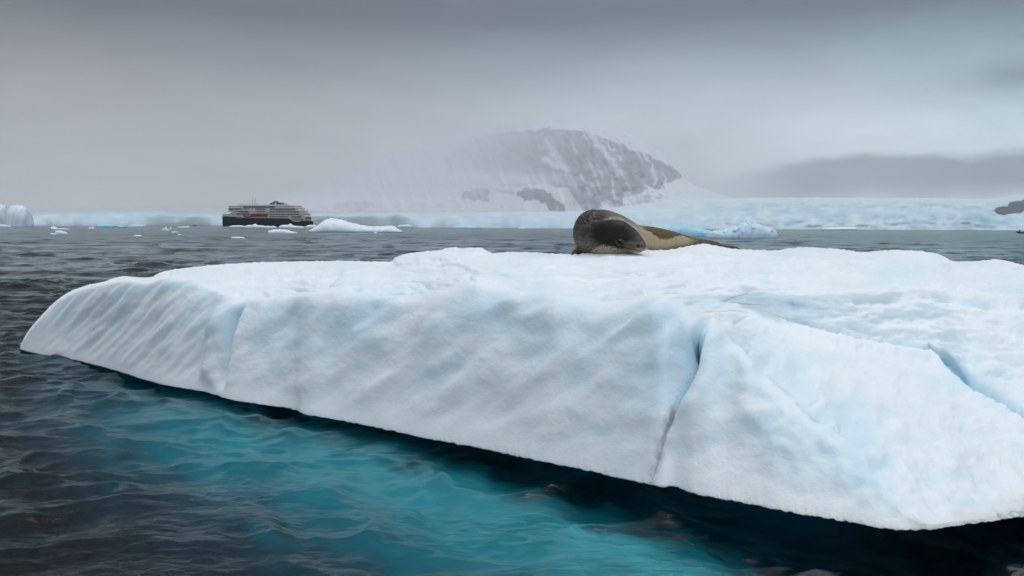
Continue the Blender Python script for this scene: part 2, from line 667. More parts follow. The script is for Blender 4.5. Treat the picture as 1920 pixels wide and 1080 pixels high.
ZL = [(1280, 1.66), (1325, 1.56), (1350, 1.49), (1425, 1.22), (1500, 0.98), (1556, 0.86), (1624, 0.70), (1669, 0.58), (1700, 0.48), (1730, 0.42), (2650, 0.14)]
EK = [(1300, 560), (1390, 568), (1493, 607), (1563, 627), (1623, 640), (1707, 654), (1760, 664), (1813, 712), (1870, 744), (1920, 775), (2000, 815),
      (2100, 840), (2250, 800), (2450, 745), (2650, 713)]
ZE = [(1300, 1.58), (1390, 1.50), (1493, 1.30), (1563, 1.20), (1623, 1.13), (1707, 1.05), (1760, 0.98), (1813, 0.84), (1870, 0.70), (1920, 0.58), (2000, 0.45),
      (2250, 0.3), (2650, 0.15)]
MK = [(1300, 530), (1390, 551), (1500, 556), (1650, 550), (1700, 546), (1800, 549), (1920, 560), (2150, 605), (2300, 640), (2450, 685), (2650, 712)]
ZM = [(1300, 1.70), (1390, 1.66), (1500, 1.60), (1700, 1.63), (1800, 1.62), (1920, 1.55), (2150, 1.3), (2450, 0.7), (2650, 0.2)]
YB = [(38, 19.2), (100, 18.2), (150, 17.9), (300, 17.4), (400, 17.5), (700, 16.5), (850, 15.6), (1075, 14.35), (1300, 14.6), (1450, 15.0), (1700, 15.8), (1920, 15.8),
      (2150, 16.2), (2650, 16.9)]

BERG_O = np.array([0.5, 12.0, 0.0])
SEAM = [(563, 455), (590, 438), (640, 425), (690, 417), (742, 411)]
CREV = [(590, 1338), (625, 1320), (655, 1311), (690, 1303), (725, 1288), (775, 1266), (820, 1247), (870, 1230), (915, 1216)]


def seg_dist(px, py, pts):
    best = np.full(px.shape, 1e9)
    tt = np.zeros(px.shape)
    side = np.zeros(px.shape)
    n = len(pts) - 1
    for i in range(n):
        a, b = np.array(pts[i], float), np.array(pts[i + 1], float)
        d = b - a
        t = np.clip(((px - a[0]) * d[0] + (py - a[1]) * d[1]) / (d @ d), 0, 1)
        q = np.hypot(px - a[0] - t * d[0], py - a[1] - t * d[1])
        m = q < best
        tt = np.where(m, (i + t) / n, tt)
        side = np.where(m, np.sign((px - a[0]) * d[1] - (py - a[1]) * d[0]), side)
        best = np.where(m, q, best)
    return best, tt, side


def build_iceberg():
    px = np.concatenate([38 + (np.linspace(0, 1, 60) ** 1.4) * 62, np.arange(102, 1960, 2.0), np.linspace(1964, 2650, 110)])
    hyp = hy(px)
    h = curve(HK, px)
    wob = 2.4 * perlin(px / 9, px * 0 + 3.3) + 1.6 * perlin(px / 3.6, px * 0 + 8.1)
    fade = sstep(px, 60, 160)
    Wp = curve(WK, px)
    Yw = depth_at_z(px, Wp, h)
    Bp = curve(BK, px)
    Yb = np.maximum(curve(YB, px), Yw + 0.15)
    zb = at_depth(px, Bp, Yb)[:, 2]
    # lip of the face
    Lp = np.where(px < 300, Bp + 4 + 6 * sstep(px, 150, 300), curve(LK, px))
    wr = sstep(px, 1290, 1340)
    Lp = np.where(px > 1700, np.minimum(Wp - 14, 945 + (px - 1700) * 1.15), Lp)
    Yl_a = Yw + curve(RUN, px)
    Yl_b = depth_at_z(px, Lp, curve(ZL, px))
    Yl = Yl_a * (1 - wr) + Yl_b * wr
    Yl = np.maximum(np.minimum(Yl, Yb - 0.02), Yw + 0.03)
    zl = at_depth(px, Lp, Yl)[:, 2]
    we = sstep(px, 1180, 1430)
    Ep_a, Mp_a = Lp + 0.36 * (Bp - Lp), Lp + 0.68 * (Bp - Lp)
    Ye_a, Ym_a = Yl + 0.27 * (Yb - Yl), Yl + 0.60 * (Yb - Yl)
    Ye_b = depth_at_z(px, curve(EK, px), curve(ZE, px))
    Ym_b = depth_at_z(px, curve(MK, px), curve(ZM, px))
    Ep = Ep_a * (1 - we) + curve(EK, px) * we
    Mp = Mp_a * (1 - we) + curve(MK, px) * we
    Ye = Ye_a * (1 - we) + Ye_b * we
    Ym = Ym_a * (1 - we) + Ym_b * we
    Ye = np.maximum(Ye, Yl + 0.01)
    Ym = np.maximum(Ym, Ye + 0.01)
    Yb = np.maximum(Yb, Ym + 0.01)
    ze = at_depth(px, Ep, Ye)[:, 2]
    zm = at_depth(px, Mp, Ym)[:, 2]
    zb = at_depth(px, Bp, Yb)[:, 2]
    tp = sstep(px, 38, 330) * sstep(px, 2650, 2300)
    k1 = (Yb + 0.2 + 1.3 * tp, zb - 0.03 - 0.09 * tp)
    k2 = (Yb + 0.4 + 2.3 * tp, zb * 0.45)
    k3 = (Yb + 0.5 + 2.8 * tp, zb * 0 - 2.2)
    def gs(a, sig):
        u = np.arange(px[0], px[-1], 2.0)
        w = np.exp(-0.5 * (np.arange(-40, 41) * 2.0 / sig) ** 2)
        f = np.convolve(np.pad(np.interp(u, px, a), 40, 'edge'), w / w.sum(), 'valid')
        k = sstep(px, 60, 200) * sstep(px, 2640, 2400)
        return a * (1 - k) + np.interp(px, u, f) * k
    Yl, zl = gs(Yl, 9), gs(zl, 9)
    Ye, ze, Ym, zm = gs(Ye, 16), gs(ze, 16), gs(Ym, 22), gs(zm, 22)
    YK = np.stack([Yw, Yl, Ye, Ym, Yb, k1[0], k2[0], k3[0]], 1)
    ZK = np.stack([h, zl, ze, zm, zb, k1[1], k2[1], k3[1]], 1)
    Yg, Zg, sg = column_curves(YK, ZK, [170, 80, 80, 80, 14, 10, 10])
    # melt has rounded the corner between face and top on the right block
    kern = np.exp(-0.5 * (np.arange(-60, 61) / 24.0) ** 2)
    kern /= kern.sum()
    rnd = (sstep(sg, 0.45, 0.9) * sstep(sg, 1.75, 1.3)) * (sstep(px, 1330, 1440) * sstep(px, 2400, 2100))[:, None]

    def soft(a):
        q = np.pad(a, ((0, 0), (60, 60)), 'edge')
        f = np.zeros_like(a)
        for i, w in enumerate(kern):
            f += w * q[:, i:i + a.shape[1]]
        return a * (1 - rnd) + f * rnd
    Yg, Zg = soft(Yg), soft(Zg)
    PX = np.repeat(px[:, None], Yg.shape[1], 1)
    PY = row_of(PX, Yg, Zg)
    P = at_depth(PX, PY, Yg)
    N = grid_normals(P)
    N *= np.sign((N * (np.array([0, -2, 6.0]) - P * 0)).sum(-1, keepdims=True))
    # ---- sculpting
    vis = sstep(PX, 38, 140) * (1 - 0.0 * PX)
    face = sstep(sg, 0.02, 0.2) * sstep(sg, 1.12, 0.82) * sstep(PX, 1760, 1600)
    D = np.zeros_like(PX)
    s = PX + (0.85 - 0.35 * sstep(PX, 800, 1300)) * (PY - 600)
    left = sstep(PX, 470, 400)
    # slanting flutes of the left block
    fl = fbm(s / 25, PY / 70, 2, 1) + 0.6 * perlin(s / 46, PY / 80, 5)
    D += 0.030 * fl * face * left
    # broad scallops of the middle
    scal = perlin(s / 75, PY / 75, 12) + 0.3 * perlin(s / 34, PY / 42, 15)
    ridge = 0.35 - np.sqrt(perlin(s / 62, PY / 100, 21) ** 2 + 0.02) * 1.2
    mid = 1 - left
    D += (0.044 * scal + 0.062 * ridge * sstep(sg, 0.22, 0.8) * np.clip(0.75 + 1.3 * perlin(PX / 150, PY / 90, 23), 0.05, 1.8)) * face * mid * (0.55 + 0.45 * sstep(PX, 1350, 1250))
    D += 0.011 * fbm(PX / 52 + 0.5 * PY / 52, PY / 50, 2, 31) * face * mid
    # fine runnels close to the water
    low = sstep(sg, 0.42, 0.0) * (sg < 1)
    D += 0.0015 * fbm(PX / 8.5, PY / 150, 2, 40) * low * sstep(PX, 60, 200)
    # old dimples
    # seam of the left block
    ps = curve(SEAM, PY)
    q = PX - ps
    am = sstep(PY, 556, 600) * face
    D += am * (-0.16 * np.exp(-(q / 6.5) ** 2) + 0.09 * np.exp(-((q + 20) / 16) ** 2) * (PY < 745))
    # crevice
    pc = curve(CREV, PY)
    q = PX - pc
    Ac = curve([(585, 0.0), (605, 0.14), (650, 0.52), (700, 0.46), (735, 0.26), (780, 0.09), (850, 0.05), (930, 0.045)], PY)
    wl = curve([(590, 16), (660, 21), (720, 12), (780, 7), (930, 5)], PY)
    inside = sstep(sg, 1.25, 0.95) * (sg < 1.3)
    D += -Ac * np.where(q < 0, np.exp(-(q / wl) ** 2), np.exp(-(q / 2.6) ** 2)) * inside
    D += 0.05 * np.exp(-((q - 26) / 22) ** 2) * sstep(PY, 590, 640) * sstep(PY, 900, 700) * inside
    # blue gullies on the right block
    blue = np.zeros_like(PX)
    for pts, w, dep, bl in (([(1408, 655), (1432, 682), (1480, 716), (1520, 746)], 10, 0.085, 0.75),
                            ([(1500, 757), (1530, 774), (1572, 787)], 9, 0.07, 0.8),
                            ([(1585, 790), (1620, 822)], 16, 0.04, 0.25),
                            ([(1742, 645), (1765, 664), (1790, 690), (1830, 722), (1880, 748), (1925, 778), (2000, 822)], 9, 0.14, 1.0)):
        d, tt, sd_ = seg_dist(PX, PY, pts)
        ww = w * (0.35 + 0.65 * np.sin(np.pi * np.clip(tt, 0.03, 0.97)) ** 0.6) if len(pts) < 6 else w * sstep(tt, -0.02, 0.3)
        on = (sg > 0.7) & (sg < 4)
        e = np.exp(-(d / np.maximum(ww, 1)) ** 2) * on
        D -= dep * e
        blue = np.maximum(blue, bl * np.exp(-(d / np.maximum(ww * 0.75, 1)) ** 2) * on)
    d, tt, _ = seg_dist(PX, PY, [(1405, 640), (1440, 668), (1500, 716), (1560, 760), (1600, 800)])
    D -= 0.09 * np.exp(-(d / 34) ** 2) * ((sg > 0.9) & (sg < 2.0))
    d = np.hypot(PX - 1545, (PY - 748) * 1.3)
    D += 0.075 * np.exp(-(d / 13) ** 2) * (sg > 0.9)
    D += 0.055 * fbm(PX / 62, PY / 58, 2, 58) * sstep(PX, 1330, 1420) * sstep(PX, 1760, 1660) * sstep(sg, 0.15, 0.6) * sstep(sg, 1.7, 1.3)
    # right slope: lumps and runs of wet snow
    slope = sstep(PX, 1560, 1700) * sstep(sg, 0.6, 1.1) * sstep(sg, 2.1, 1.7)
    t2 = PX - 0.75 * PY
    D += (0.05 * fbm(PX / 80, PY / 55, 3, 61) + 0.022 * fbm(t2 / 26, (PX + PY) / 130, 3, 64) * sstep(PY, 780, 880)) * slope
    # rear slope under the upper lip
    rear = sstep(PX, 1380, 1500) * sstep(sg, 2.0, 2.25) * sstep(sg, 3.15, 2.85)
    D += (0.05 * fbm(PX / 70, PY / 26, 3, 71) - 0.085 * np.exp(-((PY - curve(MK, PX) - 13) / 9) ** 2) * (0.45 + 0.55 * sstep(perlin(PX / 60, PY / 40, 77), -0.1, 0.4))) * rear
    D += 0.035 * np.exp(-((PY - curve(MK, PX) + 1) / 6) ** 2) * sstep(PX, 1400, 1500) * (sg > 2.5)
    # crusted edge of the near block along the channel
    qe = PY - curve(EK, PX) + 3.0 * perlin(PX / 14, PX * 0 + 6) + 1.5 * perlin(PX / 5, PX * 0 + 9)
    ed = sstep(PX, 1440, 1520) * ((sg > 0.9) & (sg < 3))
    D += ed * (0.055 * np.exp(-((qe - 7) / 8) ** 2) - 0.06 * np.exp(-((qe + 5) / 5) ** 2))
    # plateau
    plat = sstep(sg, 1.0, 1.4) * sstep(sg, 4.1, 3.4) * (1 - sstep(PX, 1300, 1480) * (1 - sstep(sg, 2.8, 3.1)))
    D += (0.035 * fbm(PX / 120, PY / 15, 3, 81) + 0.014 * fbm(PX / 40, PY / 6, 2, 84)) * plat * sstep(PX, 300, 480)
    # ledges behind the lip: low steps like old wind crust
    led = np.abs(perlin(PX / 130, PY / 22, 91))
    D -= 0.06 * np.exp(-(led / 0.06) ** 2) * plat * sstep(PX, 430, 560) * sstep(sg, 3.3, 2.6)
    # soft grainy relief everywhere
    D += (0.010 * fbm(PX / 24, PY / 19, 3, 111) + 0.0040 * fbm(PX / 8, PY / 7, 2, 117)) * (0.3 + 0.7 * sstep(sg, 0.9, 1.3)) * sstep(sg, 0.05, 0.2) * sstep(sg, 3.9, 3.5)
    # crest crumble
    D += 0.012 * fbm(PX / 7, sg * 3, 2, 95) * sstep(sg, 3.7, 4.0) * sstep(sg, 4.3, 4.05)
    P2 = P + N * (D * vis * np.clip(Yg / 11, 0.7, 1.5))[..., None]
    hang = wob * fade * (0.35 + 0.75 * sstep(px, 200, 900)) * Yw / F
    P2[..., 2] -= hang[:, None] * np.exp(-sg / 0.035) * (sg < 1)
    # colour of the ice itself: dense blue ice in gullies and hollows, silt in the crevice
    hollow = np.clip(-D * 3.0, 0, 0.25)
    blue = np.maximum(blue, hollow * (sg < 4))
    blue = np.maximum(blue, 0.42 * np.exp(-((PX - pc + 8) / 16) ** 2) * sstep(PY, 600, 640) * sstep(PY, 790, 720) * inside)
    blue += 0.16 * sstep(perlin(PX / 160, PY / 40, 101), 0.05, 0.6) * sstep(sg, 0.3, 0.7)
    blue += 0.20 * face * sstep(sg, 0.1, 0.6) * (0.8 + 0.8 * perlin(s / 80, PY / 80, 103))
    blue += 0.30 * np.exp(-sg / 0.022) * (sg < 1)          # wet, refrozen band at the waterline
    dd, tt, _ = seg_dist(PX, PY, [(1262, 772), (1247, 820), (1232, 865), (1219, 905)])
    dirt = 0.75 * np.exp(-(dd / 11) ** 2) * (sg < 1)
    dd, tt, _ = seg_dist(PX, PY, [(200, 560), (188, 590), (172, 625)])
    dirt = np.maximum(dirt, 0.45 * np.exp(-(dd / 12) ** 2))
    speck = np.exp(-((PX - pc + 8) / 13) ** 2) * sstep(PY, 615, 640) * sstep(PY, 780, 720) * inside
    # ---- undercut below the edge
    e = P2[:, 0]
    inw = np.stack([px * 0 + 0.10, px * 0 + 1.0, px * 0], 1)
    sc_ = (0.25 + 0.75 * tp)[:, None]
    und = []
    for dy, fz in ((0.03, 1.0), (0.35, 0.95), (0.9, 0.8), (1.6, 0.45), (2.3, -0.3), (3.2, -2.0), (4.0, -6.0)):
        q = e + inw * dy * sc_
        q[:, 2] = np.where(fz > 0, h * fz, fz) + 0.02 * perlin(px / 14, px * 0 + dy * 5) * (fz > 0)
        und.append(q)
    U = np.stack(und[::-1], 1)
    P3 = np.concatenate([U, P2], 1)
    z = np.zeros((len(px), U.shape[1]))
    at = {'blue': np.concatenate([z + 0.3, blue], 1).reshape(-1), 'dirt': np.concatenate([z, dirt], 1).reshape(-1),
          'speck': np.concatenate([z, speck], 1).reshape(-1)}
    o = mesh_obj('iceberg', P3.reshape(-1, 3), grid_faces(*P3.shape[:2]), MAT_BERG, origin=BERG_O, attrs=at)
    tag(o, 'long white foreground iceberg with fluted face and dark crevice, carrying the seal', 'iceberg')
    # ---- the ram of ice under water
    fx = np.arange(60, 2100, 8.0)
    yw = np.interp(fx, px, Yw)
    dtop = curve([(60, 2.4), (180, 1.5), (300, 0.8), (450, 0.58), (600, 0.52), (800, 0.50), (950, 0.54), (1050, 0.52), (1200, 0.52), (1350, 0.66), (1550, 1.0), (1750, 1.9), (2100, 4.0)], fx)
    dtop = dtop + 0.12 * perlin(fx / 120, fx * 0 + 2)
    off = curve([(60, -0.1), (300, -0.15), (600, -0.15), (850, -0.25), (1000, -0.45), (1200, -0.85), (1400, -1.0), (2100, -0.6)], fx)
    one = np.ones_like(fx)
    YK = np.stack([yw + 3.4, yw + 2.2, yw + 1.1, yw + 0.35 + off, yw + off - 0.7, yw + off - 2.0, yw + off - 3.2], 1)
    ZK = np.stack([-1.4 * one - 0.5 * dtop, -0.9 * one - dtop, -dtop - 0.25, -dtop, -dtop - 0.28, -dtop - 1.2, -9 * one], 1)
    Yg, Zg, sg = column_curves(YK, ZK, [6, 8, 14, 12, 14, 8])
    XX = ((fx - 960) / F)[:, None] * yw[:, None] + 0 * Yg
    Zg = Zg + 0.10 * fbm(XX / 1.1, Yg / 0.9, 3, 110) * (sg > 1.5)
    f = mesh_obj('submerged_shelf', np.stack([XX, Yg, Zg], -1).reshape(-1, 3) - BERG_O, grid_faces(*Yg.shape), MAT_FOOT, parent=o,
                 attrs={'blue': np.full(Yg.size, 0.1)})
    return o, (px, P2, sg)


BERG, BERG_GRID = build_iceberg()


# ------------------------------------------------------------------ the seal
def build_seal():
    tubes = [
        [(1092, 442, 14.55, 30), (1108, 436, 14.55, 41), (1126, 434.5, 14.65, 42), (1148, 437.5, 14.85, 39), (1172, 443, 15.08, 32.5), (1192, 446.5, 15.2, 26),
         (1215, 447.5, 15.3, 23.5), (1240, 450.5, 15.42, 22), (1265, 454.5, 15.55, 19.5), (1284, 457.5, 15.68, 16.5), (1304, 458.5, 15.8, 12.5),
         (1322, 458, 15.88, 9.5), (1338, 458.5, 15.94, 7), (1352, 461, 15.98, 4.5), (1366, 464, 16.0, 3)],
        [(1100, 446, 14.45, 29), (1118, 446, 14.2, 32), (1138, 446, 14.02, 34.5), (1158, 446.5, 13.92, 34), (1174, 450, 13.86, 28.5), (1186, 454.5, 13.82, 23),
         (1197, 459.5, 13.80, 16), (1205, 463.5, 13.79, 11), (1210, 466, 13.79, 6.5)],
    ]
    mb = MB()

    def tube(pts, ey=1.0, n=28, sub=5):
        k = np.array(pts, float)
        s = np.arange(len(k))
        q = np.linspace(0, len(k) - 1, (len(k) - 1) * sub + 1)
        c = [curve(list(zip(s, k[:, i])), q) for i in range(4)]
        C = at_depth(c[0], c[1], c[2])
        rad = c[3] * c[2] / F
        T = np.gradient(C, axis=0)
        V, Fs = [], []
        for i in range(len(C)):
            d = Vector(T[i]).normalized()
            a = d.cross(Vector((0, 0, 1))).normalized()
            b = a.cross(d)
            for j in range(n):
                t = 2 * math.pi * j / n
                V.append(Vector(C[i]) + float(rad[i]) * (math.cos(t) * a * ey + math.sin(t) * b))
        for i in range(len(C) - 1):
            for j in range(n):
                Fs.append((i * n + j, i * n + (j + 1) % n, (i + 1) * n + (j + 1) % n, (i + 1) * n + j))
        Fs.append(tuple(range(n - 1, -1, -1)))
        Fs.append(tuple(range((len(C) - 1) * n, len(C) * n)))
        mb.add(V, Fs)
    tube(tubes[0], 0.95)
    tube(tubes[1], 0.85)
    # hind flippers, laid one on the other
    tube([(1345, 460, 15.95, 4.5), (1360, 463, 16.0, 3.6), (1373, 463.5, 16.05, 3.2), (1386, 466, 16.1, 1.6)], 1.6, 16)
    tube([(1345, 461, 16.0, 4), (1360, 465, 16.08, 3.2), (1376, 466, 16.15, 2.8), (1390, 468.5, 16.2, 1.3)], 1.6, 16)
    # fore flippers: one shows behind the chest on the left, the other lies under the body
    tube([(1092, 466, 14.5, 9), (1083, 471, 14.45, 6.5), (1077, 474, 14.42, 5), (1071.5, 478, 14.4, 2.0)], 1.3, 16)
    tube([(1150, 468, 14.9, 10), (1190, 466, 15.0, 7), (1215, 470, 14.95, 4)], 1.4, 16)

    def ball(px, py, Y, rx, rz, ry=None):
        C = at_depth(np.array(px), np.array(py), np.array(Y))
        k = Y / F
        mb.ellipsoid(tuple(C), (rx * k, (ry or rx) * k, rz * k))
    # muzzle pads, brow, jaw
    ball(1113, 436.5, 14.52, 39.5, 44.5, 40)
    ball(1203, 461.5, 13.70, 8.5, 8.5, 9)
    ball(1195, 468.5, 13.72, 14, 5.5, 10)
    ball(1164, 447, 13.72, 11, 8, 7)
    ball(1180, 461, 13.66, 16, 7.5, 8)
    tmp = mb.build('seal_raw', None)
    tmp.data.materials.clear()
    rm = tmp.modifiers.new('r', 'REMESH')
    rm.mode = 'VOXEL'
    rm.voxel_size = 0.0125
    sm = tmp.modifiers.new('s', 'SMOOTH')
    sm.factor = 0.5
    sm.iterations = 9
    dg = bpy.context.evaluated_depsgraph_get()
    me = bpy.data.meshes.new_from_object(tmp.evaluated_get(dg))
    n = len(me.vertices)
    V = np.zeros(n * 3, np.float32)
    me.vertices.foreach_get('co', V)
    V = V.reshape(-1, 3).astype(float)
    Nn = np.zeros(n * 3, np.float32)
    me.vertices.foreach_get('normal', Nn)
    Nn = Nn.reshape(-1, 3)
    bpy.data.objects.remove(tmp)
    a, b = project(V)
    # details pressed into the head
    front = V[:, 1] < 14.15
    dsp = np.zeros(n)
    e = np.hypot(a - 1163, (b - 455) * 1.25)
    dsp -= 0.030 * np.exp(-(e / 3.4) ** 2) * front
    dsp += 0.010 * np.exp(-((e - 7.5) / 3.0) ** 2) * front
    e2 = np.hypot(a - 1197, (b - 461.5) * 1.2)
    dsp -= 0.018 * np.exp(-(e2 / 3.0) ** 2) * front
    dm, _, _ = seg_dist(a, b, [(1164, 463), (1176, 466), (1190, 468.5), (1204, 471)])
    dsp -= 0.014 * np.exp(-(dm / 1.7) ** 2) * front
    # folds of neck skin
    fold = np.abs(perlin(a / 9 + b / 22, b / 11 - a / 60, 3))
    onneck = np.exp(-(((a - 1108) / 26) ** 2 + ((b - 425) / 24) ** 2))
    dsp -= 0.010 * np.exp(-(fold / 0.12) ** 2) * onneck
    V2 = V + Nn * dsp[:, None]
    a, b = project(V2)
    # ---- coat
    def mixc(c, f, d):
        return c * (1 - f[:, None]) + np.array(d)[None, :] * f[:, None]
    no1 = fbm(a / 14, b / 8, 4, 7)
    no2 = fbm(a / 5, b / 4, 3, 9)
    hair = perlin((a - b) / 3.0, (a + b) / 16, 13)
    col = np.tile(np.array([0.085, 0.072, 0.060]), (n, 1))
    hump = V2[:, 1] < 15.05
    # torso: tan belly, brown back, grey tail
    backline = curve([(1190, 421), (1215, 432), (1232, 443), (1250, 449), (1258, 447), (1275, 443), (1300, 447), (1400, 470)], a) + 3.0 * no1
    tan = sstep(b, backline - 1.2, backline + 1.2) * sstep(a, 1165, 1195)
    col = mixc(col, sstep(a, 1165, 1200), (0.125, 0.080, 0.035))
    col = mixc(col, tan, (0.43, 0.345, 0.215))
    under = sstep(b - curve([(1200, 476), (1240, 466), (1280, 457), (1330, 452), (1400, 460)], a), -5, 9) * sstep(a, 1225, 1262)
    col = mixc(col, under * 0.85, (0.075, 0.072, 0.068))
    tail = sstep(a, 1286, 1312)
    col = mixc(col, tail * 0.85, (0.115, 0.090, 0.062))
    col = mixc(col, tail * sstep(no2, 0.05, 0.4) * 0.8, (0.035, 0.030, 0.026))
    # shoulder hump
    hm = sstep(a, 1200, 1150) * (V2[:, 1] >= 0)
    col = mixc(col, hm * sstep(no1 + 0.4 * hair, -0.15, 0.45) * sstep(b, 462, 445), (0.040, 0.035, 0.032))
    col = mixc(col, hm * sstep(hair + 0.7 * no2, 0.28, 0.7) * np.exp(-(((a - 1106) / 20) ** 2 + ((b - 408) / 14) ** 2)), (0.26, 0.235, 0.215))
    col = mixc(col, hm * np.exp(-(((a - 1098) / 24) ** 2 + ((b - 462) / 15) ** 2)) * (0.5 + 0.5 * sstep(no2, -0.2, 0.3)), (0.20, 0.150, 0.092))
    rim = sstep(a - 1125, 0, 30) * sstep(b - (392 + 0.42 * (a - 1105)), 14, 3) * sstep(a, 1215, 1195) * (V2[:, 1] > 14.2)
    col = mixc(col, rim * 0.7, (0.40, 0.33, 0.26))  # backlit upper edge of the hump, painted into the coat colour
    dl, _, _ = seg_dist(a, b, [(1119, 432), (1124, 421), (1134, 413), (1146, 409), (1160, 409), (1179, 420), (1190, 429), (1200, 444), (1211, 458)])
    col = mixc(col, np.exp(-(dl / 2.6) ** 2) * (V2[:, 1] > 13.95) * 0.9, (0.66, 0.57, 0.46))  # bright rim light along the head outline, painted as pale fur
    # head
    hd = (V2[:, 1] < 14.22) & (a > 1108)
    hd = hd.astype(float)
    cap = hd * sstep(np.hypot((a - 1150) / 42, (b - 436) / 32), 1.22, 0.72)
    col = mixc(col, cap * (0.85 + 0.15 * sstep(hair, -0.4, 0.3)), (0.011, 0.010, 0.009))
    jaw = hd * sstep(b - curve([(1095, 476), (1112, 466), (1130, 459), (1142, 461), (1158, 465), (1175, 467), (1200, 468), (1212, 467)], a) + 2.6 * no2, -1.5, 4.0)
    col = mixc(col, jaw * (0.85 + 0.15 * sstep(no2, -0.3, 0.2)), (0.34, 0.285, 0.19))
    snout = hd * sstep(a, 1172, 1184) * sstep(b, 469, 464)
    col = mixc(col, snout * 0.85, (0.035, 0.034, 0.034))
    e = np.hypot(a - 1163, (b - 455) * 1.2)
    halo = hd * np.exp(-((e - 5.2) / 2.4) ** 2) * sstep(no2, -0.5, 0.2)
    col = mixc(col, halo * 0.75, (0.24, 0.225, 0.13))
    dk = hd * (np.exp(-(e / 2.8) ** 2) + np.exp(-(np.hypot(a - 1197, (b - 461.5) * 1.2) / 3.0) ** 2))
    col = mixc(col, np.clip(dk * 1.2, 0, 1), (0.006, 0.006, 0.006))
    nost = hd * np.exp(-((np.hypot(a - 1195, (b - 460) * 1.1) - 5.0) / 1.2) ** 2) * (b < 461)
    col = mixc(col, nost * 0.5, (0.17, 0.16, 0.11))
    dm, _, _ = seg_dist(a, b, [(1164, 463), (1176, 466), (1190, 468.5), (1204, 471)])
    col = mixc(col, hd * np.exp(-(dm / 1.1) ** 2) * 0.85, (0.02, 0.018, 0.015))
    spots = hd * jaw * sstep(perlin(a / 3.2, b / 2.6, 33), 0.32, 0.5)
    col = mixc(col, spots * 0.7, (0.07, 0.06, 0.045))
    bspots = tan * sstep(perlin(a / 4.5, b / 3.6, 35), 0.42, 0.6)
    col = mixc(col, bspots * 0.35, (0.12, 0.10, 0.07))
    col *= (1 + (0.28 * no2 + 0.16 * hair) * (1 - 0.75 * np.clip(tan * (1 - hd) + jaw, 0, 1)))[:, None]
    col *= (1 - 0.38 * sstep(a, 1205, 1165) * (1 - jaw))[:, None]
    col = np.clip(col, 0.003, 0.8)
    V2o = V2
    me2 = [list(p.vertices) for p in me.polygons]
    m, t, p = material('seal_fur')
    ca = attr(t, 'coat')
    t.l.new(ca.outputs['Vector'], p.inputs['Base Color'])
    tc = t.new('ShaderNodeTexCoord')
    mp = t.new('ShaderNodeMapping')
    mp.inputs['Scale'].default_value = (30, 60, 90)
    t.l.new(tc.outputs['Object'], mp.inputs[0])
    bp = t.new('ShaderNodeBump')
    bp.inputs['Strength'].default_value = 0.5
    bp.inputs['Distance'].default_value = 0.006
    t.put(bp.inputs['Height'], t.noise(mp.outputs[0], 1.2, 5, 0.65))
    t.l.new(bp.outputs[0], p.inputs['Normal'])
    p.inputs['Roughness'].default_value = 0.42
    p.inputs['Specular IOR Level'].default_value = 0.16
    p.inputs['Sheen Weight'].default_value = 0.03
    p.inputs['Sheen Roughness'].default_value = 0.4
    O = np.array([V2o[:, 0].mean(), V2o[:, 1].mean(), 1.95])
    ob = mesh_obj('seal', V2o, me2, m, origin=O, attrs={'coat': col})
    tag(ob, 'dark seal with a pale belly lying curled on top of the foreground iceberg', 'seal')
    bpy.data.meshes.remove(me)
    # eye
    em, t, p = material('seal_eye')
    p.inputs['Base Color'].default_value = (0.004, 0.004, 0.004, 1)
    p.inputs['Roughness'].default_value = 0.08
    i = np.argmin(np.hypot(a - 1163, b - 455) + 50 * (V2o[:, 1] > 14.1))
    c = V2o[i]
    mbe = MB()
    mbe.ellipsoid(tuple(c - O + np.array([0, 0.006, 0])), (0.019, 0.017, 0.017))
    mbe.build('eye', em, parent=ob, smooth=True)
    return ob


SEAL = build_seal()


# ------------------------------------------------------------------ far shore: glacier front, snow slopes, mountain
def far_ice_material(name, white):
    m, t, p = material(name)
    geo = t.new('ShaderNodeNewGeometry')
    pos = geo.outputs['Position']
    n1 = t.noise(pos, 0.02, 6, 0.65)
    fb = attr(t, 'blue').outputs['Fac']
    f = t.math('ADD', fb, t.math('MULTIPLY_ADD', n1, 0.7, -0.35), clamp=True)
    c = t.mix(f, white, (0.33, 0.52, 0.62))
    rk = attr(t, 'rock_haze').outputs['Fac']  # bare rock, plus grey that stands in for fog over distant snow
    n2 = t.noise(pos, 0.012, 6, 0.7)
    c = t.mix(rk, c, t.mix(n2, (0.045, 0.055, 0.075), (0.10, 0.11, 0.13)))
    t.put(p.inputs['Base Color'], c)
    p.inputs['Roughness'].default_value = 0.9
    p.inputs['Specular IOR Level'].default_value = 0.1
    return m


MAT_FAR = far_ice_material('far_glacier', (0.65, 0.73, 0.78))
MAT_SNOWFIELD = far_ice_material('mountain_snow', (0.80, 0.825, 0.86))
SHORE = [(-1400, 1100), (-400, 1000), (0, 1020), (200, 1000), (330, 1100), (400, 1300), (560, 1300), (650, 1050), (800, 800), (1000, 760), (1300, 720), (1600, 690), (1900, 640),
         (2400, 620), (3400, 700)]


